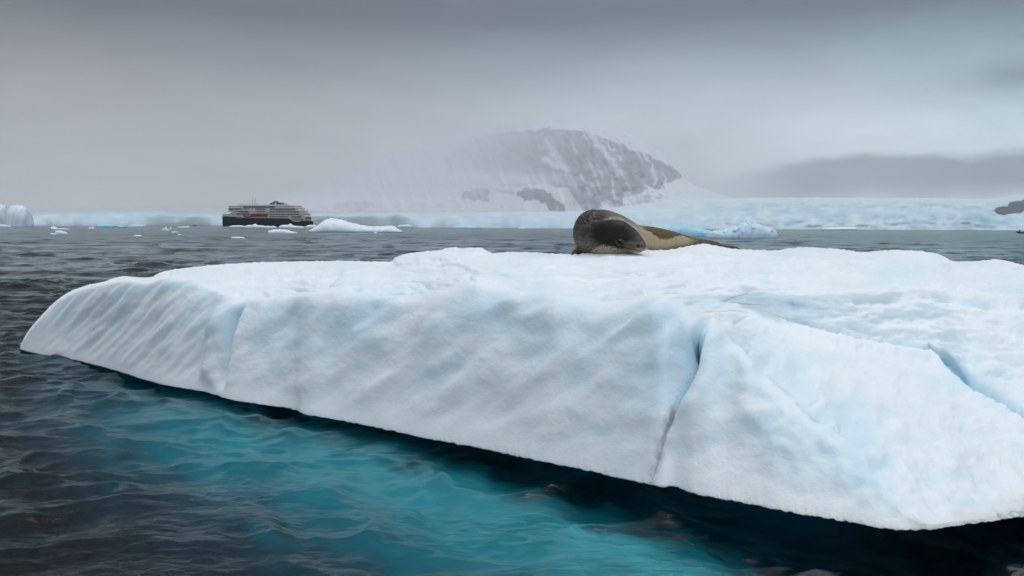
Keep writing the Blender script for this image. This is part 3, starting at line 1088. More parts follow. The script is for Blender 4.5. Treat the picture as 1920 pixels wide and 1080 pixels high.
def build_glacier():
    px = np.concatenate([np.linspace(-1400, -40, 120), np.arange(-36, 1960, 2.5), np.linspace(1965, 2250, 60)])
    Ys = curve(SHORE, px) * (1 + 0.02 * perlin(px / 60, px * 0 + 1) + 0.001 * perlin(px / 13, px * 0 + 4))
    cl = curve([(-1400, 401), (0, 404), (60, 405), (140, 404), (200, 402), (250, 401), (300, 402), (340, 406), (400, 405), (560, 404), (640, 405), (700, 404), (760, 405),
                (800, 409), (840, 408), (880, 407), (930, 405), (960, 404), (1050, 407), (1150, 409), (1250, 410), (1330, 408), (1450, 404), (1600, 404), (1700, 406),
                (1800, 402), (1830, 401), (1870, 410), (1900, 420), (1940, 421), (2100, 415), (3400, 405)], px)
    cl = cl + 1.8 * perlin(px / 60, px * 0 + 2) + 1.5 * perlin(px / 21, px * 0 + 7) + 0.25 * perlin(px / 6, px * 0 + 17)
    s1 = curve([(-1400, 398), (0, 400), (300, 399), (600, 401), (800, 402), (1000, 401.5), (1100, 401), (1200, 398), (1320, 393), (1600, 392), (1800, 394), (1900, 404), (2000, 404), (3400, 395)], px)
    s2 = curve([(-1400, 385), (0, 391), (300, 392), (560, 394), (630, 399), (900, 399), (1070, 398.5), (1130, 393), (1200, 385), (1260, 377), (1350, 374), (1500, 373), (1700, 374), (1850, 375), (1920, 366), (2000, 364),
                (2400, 366), (3400, 360)], px)
    zero = px * 0
    z = lambda py, Y: at_depth(px, py, Y)[:, 2]
    YK = np.stack([Ys - 2, Ys, Ys + 25, zero + 2000, zero + 4200, zero + 5200], 1)
    ZK = np.stack([zero - 3, zero + 0.5, z(cl, Ys + 25), z(s1, zero + 2000), z(s2, zero + 4200), z(s2, zero + 4200) - 60], 1)
    Yg, Zg, sg = column_curves(YK, ZK, [2, 16, 40, 40, 6])
    PX = np.repeat(px[:, None], Yg.shape[1], 1)
    PY = row_of(PX, Yg, Zg)
    k = Yg / F
    face = sstep(sg, 1.0, 1.2) * sstep(sg, 2.3, 1.9)
    slope = sstep(sg, 1.9, 2.3)
    right = sstep(PX, 1150, 1500)
    right = sstep(PX, 1150, 1500)
    dY = -k * (7.0 * fbm(PX / 30, PY / 7, 3, 121, 0.4)) * face * (0.25 + 0.75 * right)
    dZ = k * (1.1 * fbm(PX / 30, PY / 3.4, 4, 131) + (1.2 * fbm(PX / 9, PY / 3, 3, 135)) * right) * slope * sstep(sg, 4.0, 3.6)
    Yg = Yg + dY
    Zg = Zg + dZ
    P = at_depth(PX, row_of(PX, Yg, Zg), Yg)
    blue = (0.22 + 0.12 * right + (0.22 + 0.22 * right) * fbm(PX / 24, PY / 11, 4, 141)) * face + slope * right * (0.32 + 0.55 * fbm(PX / 32, PY / 9, 4, 144) + 0.2 * perlin(PX / 5 + PY / 9, PY / 16, 149)) * sstep(PY, 374, 388) + 0.05
    blue += 0.35 * np.exp(-((PX - 1850) / 30) ** 2) * face
    # bare rock on the far right
    n = 3.0 * fbm(PX / 16, PY / 11, 3, 151)
    top = curve([(1850, 400), (1861, 396), (1868, 390), (1880, 387), (1889, 388), (1892, 381), (1902, 377), (1925, 374), (2050, 372)], PX)
    bot = curve([(1850, 396), (1861, 397), (1874, 402), (1882, 405), (1890, 402), (1908, 400), (1914, 401), (1922, 393), (1960, 396), (2050, 400)], PX)
    rock_haze = sstep(PY - top + n * 0.4, -0.8, 0.8) * sstep(bot - PY + n * 0.4, -0.8, 0.8) * (PX > 1859) * (PX < 2060)
    o = mesh_obj('glacier', P.reshape(-1, 3), grid_faces(*Yg.shape), MAT_FAR, attrs={'blue': np.clip(blue, 0, 1).reshape(-1), 'rock_haze': np.maximum(rock_haze * 0.9, 0.26 * (1 - sstep(PX, 500, 1250)) * (1 - 0.85 * face)).reshape(-1)})  # left shore greyed as well: haze painted into the ice colour
    tag(o, None, None, kind='structure')


build_glacier()


def poly_mask(px, py, poly, soft=1.0):
    """1 inside, 0 outside a polygon, soft edge in pixels"""
    poly = np.array(poly, float)
    inside = np.zeros(px.shape, bool)
    j = len(poly) - 1
    for i in range(len(poly)):
        xi, yi = poly[i]
        xj, yj = poly[j]
        c = ((yi > py) != (yj > py)) & (px < (xj - xi) * (py - yi) / (yj - yi + 1e-9) + xi)
        inside ^= c
        j = i
    d, _, _ = seg_dist(px, py, list(map(tuple, poly)) + [tuple(poly[0])])
    sd_ = np.where(inside, d, -d)
    return sstep(sd_, -soft, soft)


def build_mountain():
    px = np.concatenate([np.linspace(300, 560, 40), np.arange(563, 1500, 2.2)])
    crest = curve([(300, 405), (420, 396), (520, 372), (600, 338), (660, 312), (720, 290), (790, 276), (850, 258), (900, 245), (960, 236), (1020, 231), (1080, 229), (1130, 234),
                   (1180, 250), (1215, 270), (1245, 292), (1262, 310), (1278, 330), (1295, 343), (1330, 358), (1380, 372), (1500, 392)], px)
    crest = crest + 1.0 * perlin(px / 30, px * 0)
    base = 401 + 0 * px
    crest = np.minimum(crest, 400)
    t = np.linspace(0, 1, 110)[None, :]
    PY = base[:, None] + (crest - base)[:, None] * t
    PX = np.repeat(px[:, None], t.shape[1], 1)
    Yb = curve([(300, 19500), (600, 18500), (900, 15500), (1100, 13200), (1300, 13000), (1500, 14000)], px)[:, None]
    Y = Yb + 2500 * t ** 1.6
    gul = np.abs(perlin((PX - 0.35 * PY) / 34, PY / 130, 3)) + 0.5 * np.abs(perlin((PX - 0.4 * PY) / 15, PY / 70, 4))
    Y = Y + (1 - 0.8 * sstep(t, 0.85, 1)) * (0.35 + 0.65 * sstep(PX, 950, 1120)) * 330 * (gul - 0.4) + (1 - 0.8 * sstep(t, 0.85, 1)) * (0.2 + 0.8 * sstep(PX, 950, 1120)) * 110 * fbm(PX / 20, PY / 16, 3, 6)
    P = at_depth(PX, PY, Y)
    w1 = 4.5 * fbm(PX / 17, PY / 13, 4, 161)
    w2 = 4.5 * fbm(PX / 17, PY / 13, 4, 171)
    wx, wy = PX + w1, PY + w2
    rock_haze = np.zeros_like(PX)
    for poly, amt in (
        ([(835, 300), (850, 272), (905, 256), (960, 245), (1030, 240), (1085, 244), (1110, 250), (1160, 268), (1200, 285), (1240, 302), (1262, 312), (1280, 332), (1262, 342), (1250, 340), (1236, 357),
          (1222, 350), (1212, 346), (1200, 366), (1172, 362), (1165, 376), (1168, 384), (1150, 381), (1130, 376), (1123, 392), (1095, 396), (1074, 368), (1060, 352), (1020, 345), (950, 350), (880, 340), (830, 330)], 0.80),
        ([(980, 352), (1020, 354), (1044, 376), (1059, 384), (1060, 394), (1050, 397), (1032, 393), (1015, 377), (985, 376), (966, 362)], 0.95),
        ([(868, 362), (890, 352), (910, 352), (920, 372), (915, 379), (900, 372), (888, 380), (880, 372), (862, 373)], 0.7),
        ([(925, 356), (960, 352), (966, 366), (950, 362), (932, 360)], 0.45),
        ([(668, 318), (700, 300), (760, 288), (830, 290), (830, 312), (760, 316), (700, 322)], 0.16),
        ([(625, 384), (650, 378), (700, 378), (704, 388), (680, 394), (660, 402), (650, 396), (628, 390)], 0.4),
    ):
        rock_haze = np.maximum(rock_haze, amt * poly_mask(wx, wy, poly, 1.6))
    # snow in the gullies
    snow = np.zeros_like(PX)
    for pts, w in (([(1098, 240), (1125, 275), (1150, 305), (1165, 330)], 6), ([(1030, 270), (1045, 300), (1062, 318), (1020, 300)], 6),
                   ([(1205, 288), (1225, 318), (1230, 345)], 3.2), ([(1150, 340), (1148, 360), (1158, 374)], 3), ([(1240, 322), (1250, 340)], 2.4),
                   ([(1130, 262), (1165, 300)], 3), ([(1025, 258), (1032, 290)], 3), ([(1090, 330), (1112, 352)], 3)):
        d, tt, _ = seg_dist(wx, wy, pts)
        snow = np.maximum(snow, np.exp(-(d / w) ** 2))
    snow = np.maximum(snow, 0.6 * sstep(perlin((PX - 0.4 * PY) / 11, PY / 45, 181), 0.25, 0.6) * sstep(PX, 990, 1100))
    rock_haze *= 1 - 0.8 * snow
    # mist band on the left, painted by thinning the dark rock colour
    rock_haze *= 1 - 0.80 * np.exp(-((PY - 338) / 15) ** 2) * sstep(PX, 1130, 980)
    rock_haze *= np.where(PY > 345, 0.6 + 0.4 * sstep(PX, 820, 980), 0.30 + 0.70 * sstep(PX, 810, 1110))  # fog over the left flank, painted as weaker rock
    rock_haze *= 0.75 + 0.25 * sstep(PY, 238, 300)  # cloud about the summit, painted as paler rock
    rock_haze *= 0.98 + 0.15 * fbm(PX / 13 - PY / 24, PY / 16, 3, 191)
    rock_haze = np.clip(rock_haze, 0, 1)
    rock_haze = np.maximum(rock_haze, 0.17 * sstep(PX, 1080, 900) * (1 - sstep(PY, 345, 380)) + 0.05 * sstep(PX, 1000, 1100) * (PY < 300))  # upper left snow greyed to blend with fog: haze put into the colour
    o = mesh_obj('mountain', P.reshape(-1, 3), grid_faces(*PX.shape), MAT_SNOWFIELD, attrs={'blue': np.full(PX.size, 0.05), 'rock_haze': rock_haze.reshape(-1)})
    tag(o, None, None, kind='structure')


build_mountain()


# ------------------------------------------------------------------ drifting ice
def ice_floe(name, prof, base_py, depth_px, label, cat, blue=0.1, teal=0.0, group=None, rough=0.5, seed=1, mat=None, wl=0.12, bluepoly=None):
    """prof: [(px, py)] skyline of one piece of ice; base_py: its waterline; depth_px: how far it reaches back, in pixels of its own scale"""
    k = np.array(prof, float)
    xa, xb = k[0, 0], k[-1, 0]
    pm = (xa + xb) / 2
    Y0 = float(depth_at_z(pm, base_py, 0.0))
    s = Y0 / F
    nx = int(np.clip((xb - xa) * 1.1, 14, 150))
    nv = 22
    px = np.linspace(xa, xb, nx)
    top = curve(prof, px)
    H = np.maximum((base_py - top) * s, 0.02)
    H = H * (1 + 0.10 * rough * perlin(px / 6, px * 0 + seed))
    D = depth_px * s
    w = np.clip(np.minimum(px - xa, xb - px) / (0.22 * (xb - xa)), 0, 1)
    plan = np.sqrt(1 - (1 - w) ** 2) * 0.9 + 0.1
    a = np.linspace(0, 1, nv)[None, :]
    ang = a * np.pi
    yy = -np.cos(ang) * 0.5 * D * plan[:, None]
    zz = np.sin(ang) ** 0.75 * H[:, None]
    PX = np.repeat(px[:, None], nv, 1)
    m = min(1.0, 8 / max((xb - xa), 1)) * 0 + 1
    nn = fbm(PX / 11 + seed, a * 9 + 0 * PX, 4, seed, 0.6)
    yy = yy + 0.10 * D * nn * np.sin(ang) * rough
    zz = zz * (1 + 0.14 * nn * rough)
    X = (PX - pm) * s
    V = np.stack([X, yy, zz], -1)
    lowr = np.stack([X[:, :1], yy[:, :1], zz[:, :1] - 0.6], -1)
    lowb = np.stack([X[:, -1:], yy[:, -1:], zz[:, -1:] - 0.6], -1)
    V = np.concatenate([lowr, V, lowb], 1)
    b = blue + 0.35 * np.clip(fbm(PX / 9, a * 6 + 0 * PX, 3, seed + 5), -0.3, 1) * min(1, blue * 4 + 0.3)
    b = np.concatenate([b[:, :1], b, b[:, -1:]], 1)
    tl = teal * sstep(V[..., 2], wl * H.max(), 0.4 * wl * H.max())
    c = at_depth(np.array(pm), np.array(float(row_of(pm, Y0, 0.0))), np.array(Y0))
    Vw = V.reshape(-1, 3)
    o = mesh_obj(name, Vw, grid_faces(nx, nv + 2), mat or MAT_FLOE, attrs={'blue': np.clip(b, 0, 1).reshape(-1), 'teal': tl.reshape(-1)})
    o.location = (c[0], c[1], 0.0)
    tag(o, label, cat, group)
    return o


ice_floe('iceberg', [(578, 435), (590, 427), (602, 419), (612, 412), (622, 410.5), (634, 411), (645, 413.5), (660, 418), (676, 421.5), (695, 424), (715, 424), (728, 423), (738, 424), (748, 430), (758, 435)],
         435.6, 70, 'white iceberg with a sloping hump on its left end, floating right of the ship', 'iceberg', 0.08, 0.9, rough=0.45, seed=2, wl=0.09)
ice_floe('iceberg', [(1325, 444), (1336, 434), (1350, 430), (1368, 426), (1380, 421), (1392, 417.5), (1404, 417), (1420, 420), (1435, 425), (1446, 428), (1454, 433), (1457, 445)],
         445.6, 60, 'lumpy pale blue iceberg behind the tail of the seal', 'iceberg', 0.40, 0.15, rough=1.1, seed=3)
ice_floe('iceberg', [(1205, 440), (1230, 432), (1250, 425), (1264, 422.5), (1280, 423), (1300, 427), (1325, 431), (1345, 437), (1352, 442)],
         443, 40, 'smooth bright turquoise iceberg showing just over the back of the seal', 'iceberg', 0.75, 0.0, rough=0.15, seed=4)
ice_floe('ice_floe', [(1540, 430.5), (1550, 428), (1562, 426.5), (1575, 425.8), (1590, 425.5), (1603, 425.8), (1606, 430.5)],
         431.6, 30, 'flat white floe with a dark green waterline before the right glacier front', 'ice floe', 0.02, 1.0, rough=0.3, seed=5, wl=0.35)
ice_floe('iceberg', [(14, 423), (16, 402), (19, 392), (24, 387), (32, 385.5), (42, 387.5), (50, 391), (55, 397), (57, 408), (60, 423)],
         424.0, 40, 'tall grey-blue dome-shaped iceberg at the left end of the shore', 'iceberg', 0.22, 0.0, rough=0.5, seed=6)
ice_floe('iceberg', [(-40, 423), (-30, 392), (-12, 386), (2, 385.5), (9, 387), (14, 398), (17, 423)],
         423.6, 40, 'pale blue block iceberg cut off by the left edge of the photo', 'iceberg', 0.18, 0.0, rough=0.8, seed=7)
G = 'small ice floes drifting on the sea'
FLOES = [
    ([(-6, 423), (4, 421), (12, 422), (22, 425)], 425.5, 'pale blue floe in front of the block iceberg at the left photo edge', 0.3, 0.2),
    ([(14, 422), (24, 417.5), (34, 417), (48, 417.5), (54, 421), (58, 423)], 423.6, 'bright white floe lying in front of the grey dome-shaped iceberg', 0.05, 0.0),
    ([(95, 430), (98, 425), (103, 424.5), (105, 428.5), (115, 428), (134, 430)], 431.0, 'white floe with a raised knob at its left end', 0.1, 0.7),
    ([(104, 433), (112, 432.5), (120, 434), (128, 438)], 439.0, 'low pale floe lying just below the floe with the raised knob', 0.2, 0.2),
    ([(95, 438), (99, 437.3), (103, 437.5), (107, 439)], 439.4, 'tiny white floe left of the low pale floe', 0.05, 0.0),
    ([(103, 421), (107, 420), (111, 419.8), (113, 422)], 423.2, 'small deep blue ice chunk above the floe with the raised knob', 1.0, 0.6),
    ([(181, 421), (184, 420), (195, 421), (205, 420.5), (214, 421.5), (216, 425)], 426.4, 'long bright turquoise floe left of the ship', 0.85, 0.5),
    ([(222, 423), (228, 424), (234, 423), (237, 426)], 427.4, 'small teal ice chunk right of the long turquoise floe', 0.9, 0.9),
    ([(240, 425), (248, 422), (262, 421.5), (272, 421), (274, 424)], 425.2, 'pale blue flat floe right of the small teal chunk', 0.4, 0.2),
    ([(165, 428), (170, 425.5), (174, 426), (177, 428)], 428.6, 'small white floe left of the long turquoise floe', 0.1, 0.0),
    ([(302, 431), (308, 428), (311, 425), (314, 430.5), (318, 431), (320, 426), (322, 431)], 431.8, 'white floe with two upright horns left of the ship', 0.2, 0.1),
    ([(321, 435), (326, 434), (334, 434.3)], 435.6, 'thin white sliver of ice under the two-horned floe', 0.05, 0.0),
    ([(332, 426), (340, 424.5), (352, 424.2), (356, 426)], 427.2, 'pale blue floe just left of the far inflatable boat', 0.3, 0.3),
    ([(332, 440), (336, 438.8), (340, 440)], 440.6, 'tiny white floe lowest of those left of the ship', 0.05, 0.0),
    ([(250, 442), (257, 440.5), (266, 441.5)], 443.0, 'white sliver of ice alone on the grey water far left of the ship', 0.05, 0.0),
    ([(430, 424), (438, 422.8), (450, 422.6), (460, 424)], 425.4, 'low white brash floe under the bow half of the hull', 0.05, 0.0),
    ([(458, 424.5), (464, 422.5), (474, 421.5), (478, 419.8), (482, 422), (495, 423), (500, 425)], 426.2, 'white brash floe with a small peak below the middle of the hull', 0.1, 0.1),
    ([(496, 426), (502, 423.5), (508, 424), (514, 423.5), (518, 426)], 427.2, 'small white brash floe between two larger ones below the hull', 0.1, 0.1),
    ([(523, 425), (530, 422), (540, 421.5), (545, 419.6), (549, 423), (558, 423.5), (572, 425)], 427.0, 'broad white brash floe with a pointed top below the stern', 0.08, 0.1),
    ([(503, 432.5), (512, 431), (524, 430), (536, 430.5), (546, 433.5), (558, 436)], 437.0, 'long low white floe in front of the ship', 0.03, 0.1),
    ([(433, 445), (442, 443.8), (452, 444.3), (460, 445.5)], 446.4, 'white sliver of ice nearest the iceberg, below the bow of the ship', 0.03, 0.0),
    ([(572, 425), (580, 422), (590, 421.5), (596, 425)], 426.4, 'white floe between the stern and the humped white iceberg', 0.08, 0.0),
    ([(744, 424), (752, 421.5), (764, 421), (770, 422.3), (774, 425)], 427.0, 'blue-white floe on the shore line right of the humped white iceberg', 0.35, 0.5),
    ([(848, 426), (856, 423.5), (870, 423), (884, 424), (896, 424.5), (900, 427)], 428.6, 'light blue floe at the foot of the glacier left of the seal', 0.6, 0.4),
    ([(972, 427), (978, 426), (986, 428)], 429.0, 'little white floe at the foot of the glacier near the seal', 0.05, 0.1),
    ([(700, 436), (704, 435.3), (708, 436)], 436.9, 'tiny ice crumb right beneath the humped white iceberg', 0.05, 0.0),
]
for i, (prof, bp, lab, bl, te) in enumerate(FLOES):
    ice_floe('ice_floe', prof, bp, max(8, (prof[-1][0] - prof[0][0]) * 0.45), lab, 'ice floe', bl, te, G, 0.6, 20 + i, wl=0.35)


# ------------------------------------------------------------------ the expedition ship
def build_ship():
    navy = plain('navy_hull_paint', (0.010, 0.016, 0.028), 0.5, 0.15, 0.15)
    navy.node_tree.nodes['Principled BSDF'].inputs['Specular IOR Level'].default_value = 0.1
    cream = plain('cream_paint', (0.47, 0.455, 0.395), 0.6, 0.08, 0.2)
    white = plain('white_paint', (0.58, 0.59, 0.60), 0.6, 0.05, 0.2)
    glass = plain('dark_window_glass', (0.035, 0.048, 0.068), 0.2, 0.2, 0.6)
    black = plain('black_funnel_paint', (0.020, 0.024, 0.032), 0.45, 0.15, 0.3)
    red = plain('red_lifeboat_paint', (0.42, 0.075, 0.07), 0.45, 0.1, 0.5)
    grey = plain('grey_mast_paint', (0.32, 0.33, 0.34), 0.5, 0.1, 0.5)
    steel = plain('deck_dark_grey', (0.12, 0.13, 0.14), 0.7, 0.1, 0.3)  # dark grey of the boat recess and mooring ports
    blue = plain('blue_emblem_paint', (0.12, 0.25, 0.42), 0.5, 0.05, 0.5)
    Y = 1150.0
    yaw = R(-17)
    s = Y / F
    c = at_depth(np.array(500.0), np.array(float(row_of(500, Y, 0))), np.array(Y))
    o = empty('cruise_ship', (c[0], c[1], 0), yaw)
    tag(o, 'dark hulled cruise ship with stacked cream decks and black funnel off the far shore', 'ship')
    Lx = 176 * s / math.cos(yaw)
    X = lambda px: (px - 501.5) / 176 * Lx
    Zf = lambda py: (424.0 - py) * s
    HB = 9.5                                                    # half beam

    def half(x):                                               # half breadth along the hull: sharp bow on the left, broad stern
        t = (x - X(413.5)) / Lx
        return HB * min(1.0, max(0.05, (t / 0.26)) ** 0.55) * (1 - 0.10 * max(0, t - 0.85) / 0.15)

    def loft(top, bot, xs, inset=0.0):
        mb = MB()
        V, Fs = [], []
        for x in xs:
            b = max(0.15, half(x) - inset)
            zt, zb = top(x), bot(x)
            V += [(x, -b * 0.82 if zb < 1 else -b, zb), (x, -b, zb + (zt - zb) * 0.5), (x, -b, zt), (x, b, zt), (x, b, zb + (zt - zb) * 0.5), (x, b * 0.82 if zb < 1 else b, zb)]
        n = len(xs)
        for i in range(n - 1):
            for j in range(6):
                Fs.append((i * 6 + j, (i + 1) * 6 + j, (i + 1) * 6 + (j + 1) % 6, i * 6 + (j + 1) % 6))
        Fs += [tuple(range(6)), tuple(range((n - 1) * 6 + 5, (n - 1) * 6 - 1, -1))]
        mb.add(V, Fs)
        return mb
    xs = np.concatenate([np.linspace(X(412.5), X(460), 20), np.linspace(X(462), X(587.5), 30)])
    htop = lambda x: float(np.interp(x, [X(412), X(461), X(463), X(556), X(561), X(575), X(577), X(588)], [Zf(405.5), Zf(407.3), Zf(408.6), Zf(409.5), Zf(415), Zf(416), Zf(413.5), Zf(414.5)]))
    loft(htop, lambda x: -2.5, xs).build('hull', navy, o)
    # cream band above the hull
    cb = lambda x: float(np.interp(x, [X(412), X(461), X(463), X(588)], [Zf(400.8), Zf(403.2), Zf(405.8), Zf(406.3)]))
    loft(cb, lambda x: htop(x) + 0.02, np.concatenate([np.linspace(X(412.6), X(460), 20), np.linspace(X(462), X(584), 24)]), 0.05).build('upper_hull', cream, o)
    m = MB()
    m.box(X(421), X(457), -half(X(425)) - 0.1, -half(X(425)) + 0.1, Zf(406.0), Zf(404.0))
    # decks, each a tier stepping back at both ends
    tiers = [(447, 583.5, 406.0, 400.6, 0.7), (441, 578.5, 400.6, 395.6, 0.9), (431.5, 573.5, 395.6, 390.6, 1.0), (431.0, 567, 390.6, 386.2, 1.1)]
    for a, b, p0, p1, ins in tiers:
        mb = MB()
        bw = HB - ins
        xa, xb = X(a), X(b)
        poly = [(xa + 3.0, Zf(p0)), (xb, Zf(p0)), (xb - 2.2, Zf(p1)), (xa, Zf(p1))] if a > 440 else [(xa + 1.5, Zf(p0)), (xb, Zf(p0)), (xb - 2.2, Zf(p1)), (xa, Zf(p1))]
        ybw = min(bw, half(xa + 14) - 0.4)
        mb.prism(poly, -ybw, ybw)
        mb.build('deck_tier', cream if p1 in (400.6, 395.6) else white, o)
        # white edge of the deck above
        mb = MB()
        mb.box(xa + 1.2, xb - 1.0, -ybw - 0.7, ybw + 0.7, Zf(p1) - 0.35, Zf(p1) + 0.25)
        mb.build('deck_edge', cream if p1 != 386.2 else white, o)
    win = None

    def window(px0, px1, p0, p1, bw, mat=glass, name='window'):
        mb = MB()
        mb.box(X(px0), X(px1), -bw - 0.14, -bw + 0.1, Zf(p0), Zf(p1))
        return mb.build(name, mat, o)
    def row(px0, px1, step, w, p0, p1, bw):
        q = px0
        while q + w <= px1 + 0.01:
            window(q, q + w, p0, p1, bw)
            q += step
    yb = [min(HB - ins, half(X(a) + 14) - 0.4) for a, b, p0, p1, ins in tiers]
    # bridge and upper windows
    window(432, 461, 393.2, 390.9, yb[2] + 0.6, name='bridge_window')
    window(431.5, 442.8, 396.8, 395.3, yb[1] + 0.7, name='bridge_window')
    row(462.5, 474.5, 3.0, 2.5, 393.2, 391.0, yb[2])
    row(487, 508, 3.0, 2.4, 394.0, 391.2, yb[2])
    row(515.5, 567, 3.0, 2.5, 394.4, 391.8, yb[2])
    row(453, 474.5, 3.0, 2.4, 398.0, 395.9, yb[1] + 0.72)
    row(487, 508, 3.0, 2.4, 397.6, 396.0, yb[1])
    row(516, 573, 3.0, 2.4, 398.6, 396.6, yb[1])
    row(449, 474, 3.2, 2.4, 402.4, 400.4, yb[0] + 0.72)
    row(516, 577, 3.1, 2.5, 403.2, 400.8, yb[0])
    row(516, 553, 3.1, 2.7, 407.2, 405.6, HB + 0.02)
    row(560, 579, 3.2, 2.4, 407.8, 405.4, HB + 0.02)
    # recess behind the boats, white stair panels with an emblem
    mb = MB(); mb.box(X(463), X(513), -HB + 0.05, -HB + 0.4, Zf(407.4), Zf(399.8)); mb.build('boat_recess', steel, o)
    mb = MB(); mb.box(X(475.5), X(486), -yb[2] - 0.35, -yb[2] + 0.1, Zf(398.5), Zf(390.0))
    pn = mb.build('stair_panel', white, o)
    mb = MB(); mb.prism([(X(478), Zf(393.6)), (X(479.6), Zf(391.8)), (X(481.5), Zf(391.4)), (X(483.6), Zf(392.6)), (X(482.4), Zf(394.0)), (X(480), Zf(393.4))], -yb[2] - 0.5, -yb[2] - 0.36)
    mb.build('emblem', blue, pn)
    mb = MB(); mb.box(X(508.5), X(515), -yb[2] - 0.35, -yb[2] + 0.1, Zf(398.5), Zf(389.8)); mb.build('stair_panel', white, o)
    # hull name strip and stern gallery
    mb = MB(); mb.box(X(449), X(462), -HB - 0.06, -HB + 0.1, Zf(409.2), Zf(408.0)); mb.build('name_strip', blue, o)
    for k in range(9):
        mb = MB(); mb.box(X(560.5 + k * 2.5), X(562 + k * 2.5), -HB - 0.1, -HB + 0.2, Zf(412.6), Zf(410.2)); mb.build('mooring_port', steel, o)
    # top deck: dark glazed lounge, roof, sun deck
    mb = MB(); mb.prism([(X(461), Zf(386.0)), (X(561), Zf(386.0)), (X(548), Zf(383.8)), (X(466), Zf(383.8))], -7.2, 7.2); mb.build('top_deck', white, o)
    for k in range(16):
        mb = MB(); mb.box(X(462.5 + k * 4), X(466.2 + k * 4), -8.75, -8.4, Zf(389.6), Zf(387.2)); mb.build('lounge_window', glass, o)
    mb = MB(); mb.prism([(X(446), Zf(386.2)), (X(462), Zf(386.2)), (X(462), Zf(384.6)), (X(452), Zf(384.6))], -5, 5); mb.build('bridge_roof', cream, o)
    mb = MB(); mb.box(X(446), X(470), -4.2, 4.2, Zf(384.6), Zf(384.0)); mb.build('bridge_roof', grey, o)
    mb = MB(); mb.prism([(X(535), Zf(384.4)), (X(550), Zf(386.2)), (X(566), Zf(386.2)), (X(566), Zf(389.0)), (X(527), Zf(389.0)), (X(527), Zf(384.4))], -8.2, 8.2); mb.build('aft_deck_house', cream, o)
    # funnel
    mb = MB(); mb.prism([(X(511), Zf(385.8)), (X(533.5), Zf(385.8)), (X(533.8), Zf(380.2)), (X(526), Zf(380.0)), (X(514), Zf(380.6)), (X(511), Zf(382.6))], -3.6, 3.6)
    fn = mb.build('funnel', black, o)
    for q in (516.5, 519.0, 521.5, 524.5):
        mb = MB(); mb.tube([(X(q), 0, Zf(381)), (X(q), 0, Zf(377.3))], 0.75, 10); mb.build('exhaust_pipe', black, fn)
    mb = MB(); mb.prism([(X(523.5) + 1.0 * math.cos(t), Zf(381.6) + 1.7 * math.sin(t)) for t in np.linspace(0, 6.283, 12, endpoint=False)], -3.75, -3.61); mb.build('emblem', white, fn)
    mb = MB(); mb.prism([(X(534), Zf(385.6)), (X(540), Zf(385.6)), (X(541), Zf(382)), (X(535), Zf(382.4))], -3, 3); mb.build('vent_house', grey, o)
    # masts
    for q, tp in ((474.5, 371.5), (479.5, 371.0)):
        mb = MB(); mb.tube([(X(q - 1.5), 0, Zf(384.5)), (X(q), 0, Zf(tp))], [0.34, 0.2], 8)
        mb.tube([(X(q - 1.8), 0, Zf(tp + 2)), (X(q + 1.6), 0, Zf(tp + 2))], 0.16, 6)
        mb.tube([(X(q - 1.2), 0, Zf(tp + 3.6)), (X(q + 1.2), 0, Zf(tp + 3.6))], 0.14, 6)
        mb.build('mast', grey, o)
    mb = MB(); mb.tube([(X(467), 0, Zf(384)), (X(467), 0, Zf(378))], [0.25, 0.12], 6); mb.build('aerial', grey, o)
    for q, r in ((485, 1.0), (503, 0.8)):
        mb = MB(); mb.ellipsoid((X(q), -2.5, Zf(382.6)), (r, r, r)); mb.build('radar_dome', white, o, smooth=True)
    # bow: foredeck bulwark post, white sloping foredeck
    mb = MB(); mb.prism([(X(428), Zf(402.2)), (X(450), Zf(403.0)), (X(450), Zf(396)), (X(443), Zf(396.2)), (X(433), Zf(399.5))], -5.6, 5.6); mb.build('foredeck_house', white, o)
    mb = MB(); mb.tube([(X(414.4), 0, Zf(401)), (X(414.0), 0, Zf(396))], 0.16, 6); mb.build('jack_staff', grey, o)
    mb = MB(); mb.box(X(582.5), X(586.5), -5, 5, Zf(410.5), Zf(406.5)); mb.build('stern_platform', plain('dull_red_paint', (0.22, 0.09, 0.08), 0.6), o)
    # lifeboats hang from the side: things of their own
    def lifeboat(px0, px1, p0, p1, label):
        a, b = X(px0), X(px1)
        L = b - a
        zt, zb = Zf(p1), Zf(p0)
        zm = zb + 0.5 * (zt - zb)
        off = Matrix.Rotation(yaw, 4, 'Z') @ Vector(((a + b) / 2, -HB - 1.4, zb))
        e = empty('lifeboat', (c[0] + off.x, c[1] + off.y, off.z), yaw)
        tag(e, label, 'lifeboat', 'red lifeboats hanging along the side of the ship')
        H = zt - zb
        st = [(-0.5, 0.15), (-0.46, 0.6), (-0.3, 1.0), (0.3, 1.0), (0.46, 0.7), (0.5, 0.2)]
        for nm, z0, z1, k0, k1, mt in (('hull', 0, 0.5 * H, 0.55, 1.0, red), ('canopy', 0.51 * H, H, 0.98, 0.55, red)):
            mb = MB()
            V = []
            for t, w in st:
                V += [(t * L, -1.35 * w * k0, z0), (t * L * 1.0, -1.35 * w * k1, z1), (t * L, 1.35 * w * k1, z1), (t * L, 1.35 * w * k0, z0)]
            Fs = [(i * 4 + j, (i + 1) * 4 + j, (i + 1) * 4 + (j + 1) % 4, i * 4 + (j + 1) % 4) for i in range(len(st) - 1) for j in range(4)]
            Fs += [(3, 2, 1, 0), tuple(range(len(V) - 4, len(V)))]
            mb.add(V, Fs)
            mb.build(nm, mt, e)
    lifeboat(481.5, 496.5, 403.4, 399.8, 'bright red lifeboat nearer the bow, hanging high on the side of the ship')
    lifeboat(497.5, 511.5, 403.2, 399.9, 'dull red lifeboat nearer the stern, hanging high on the side of the ship')
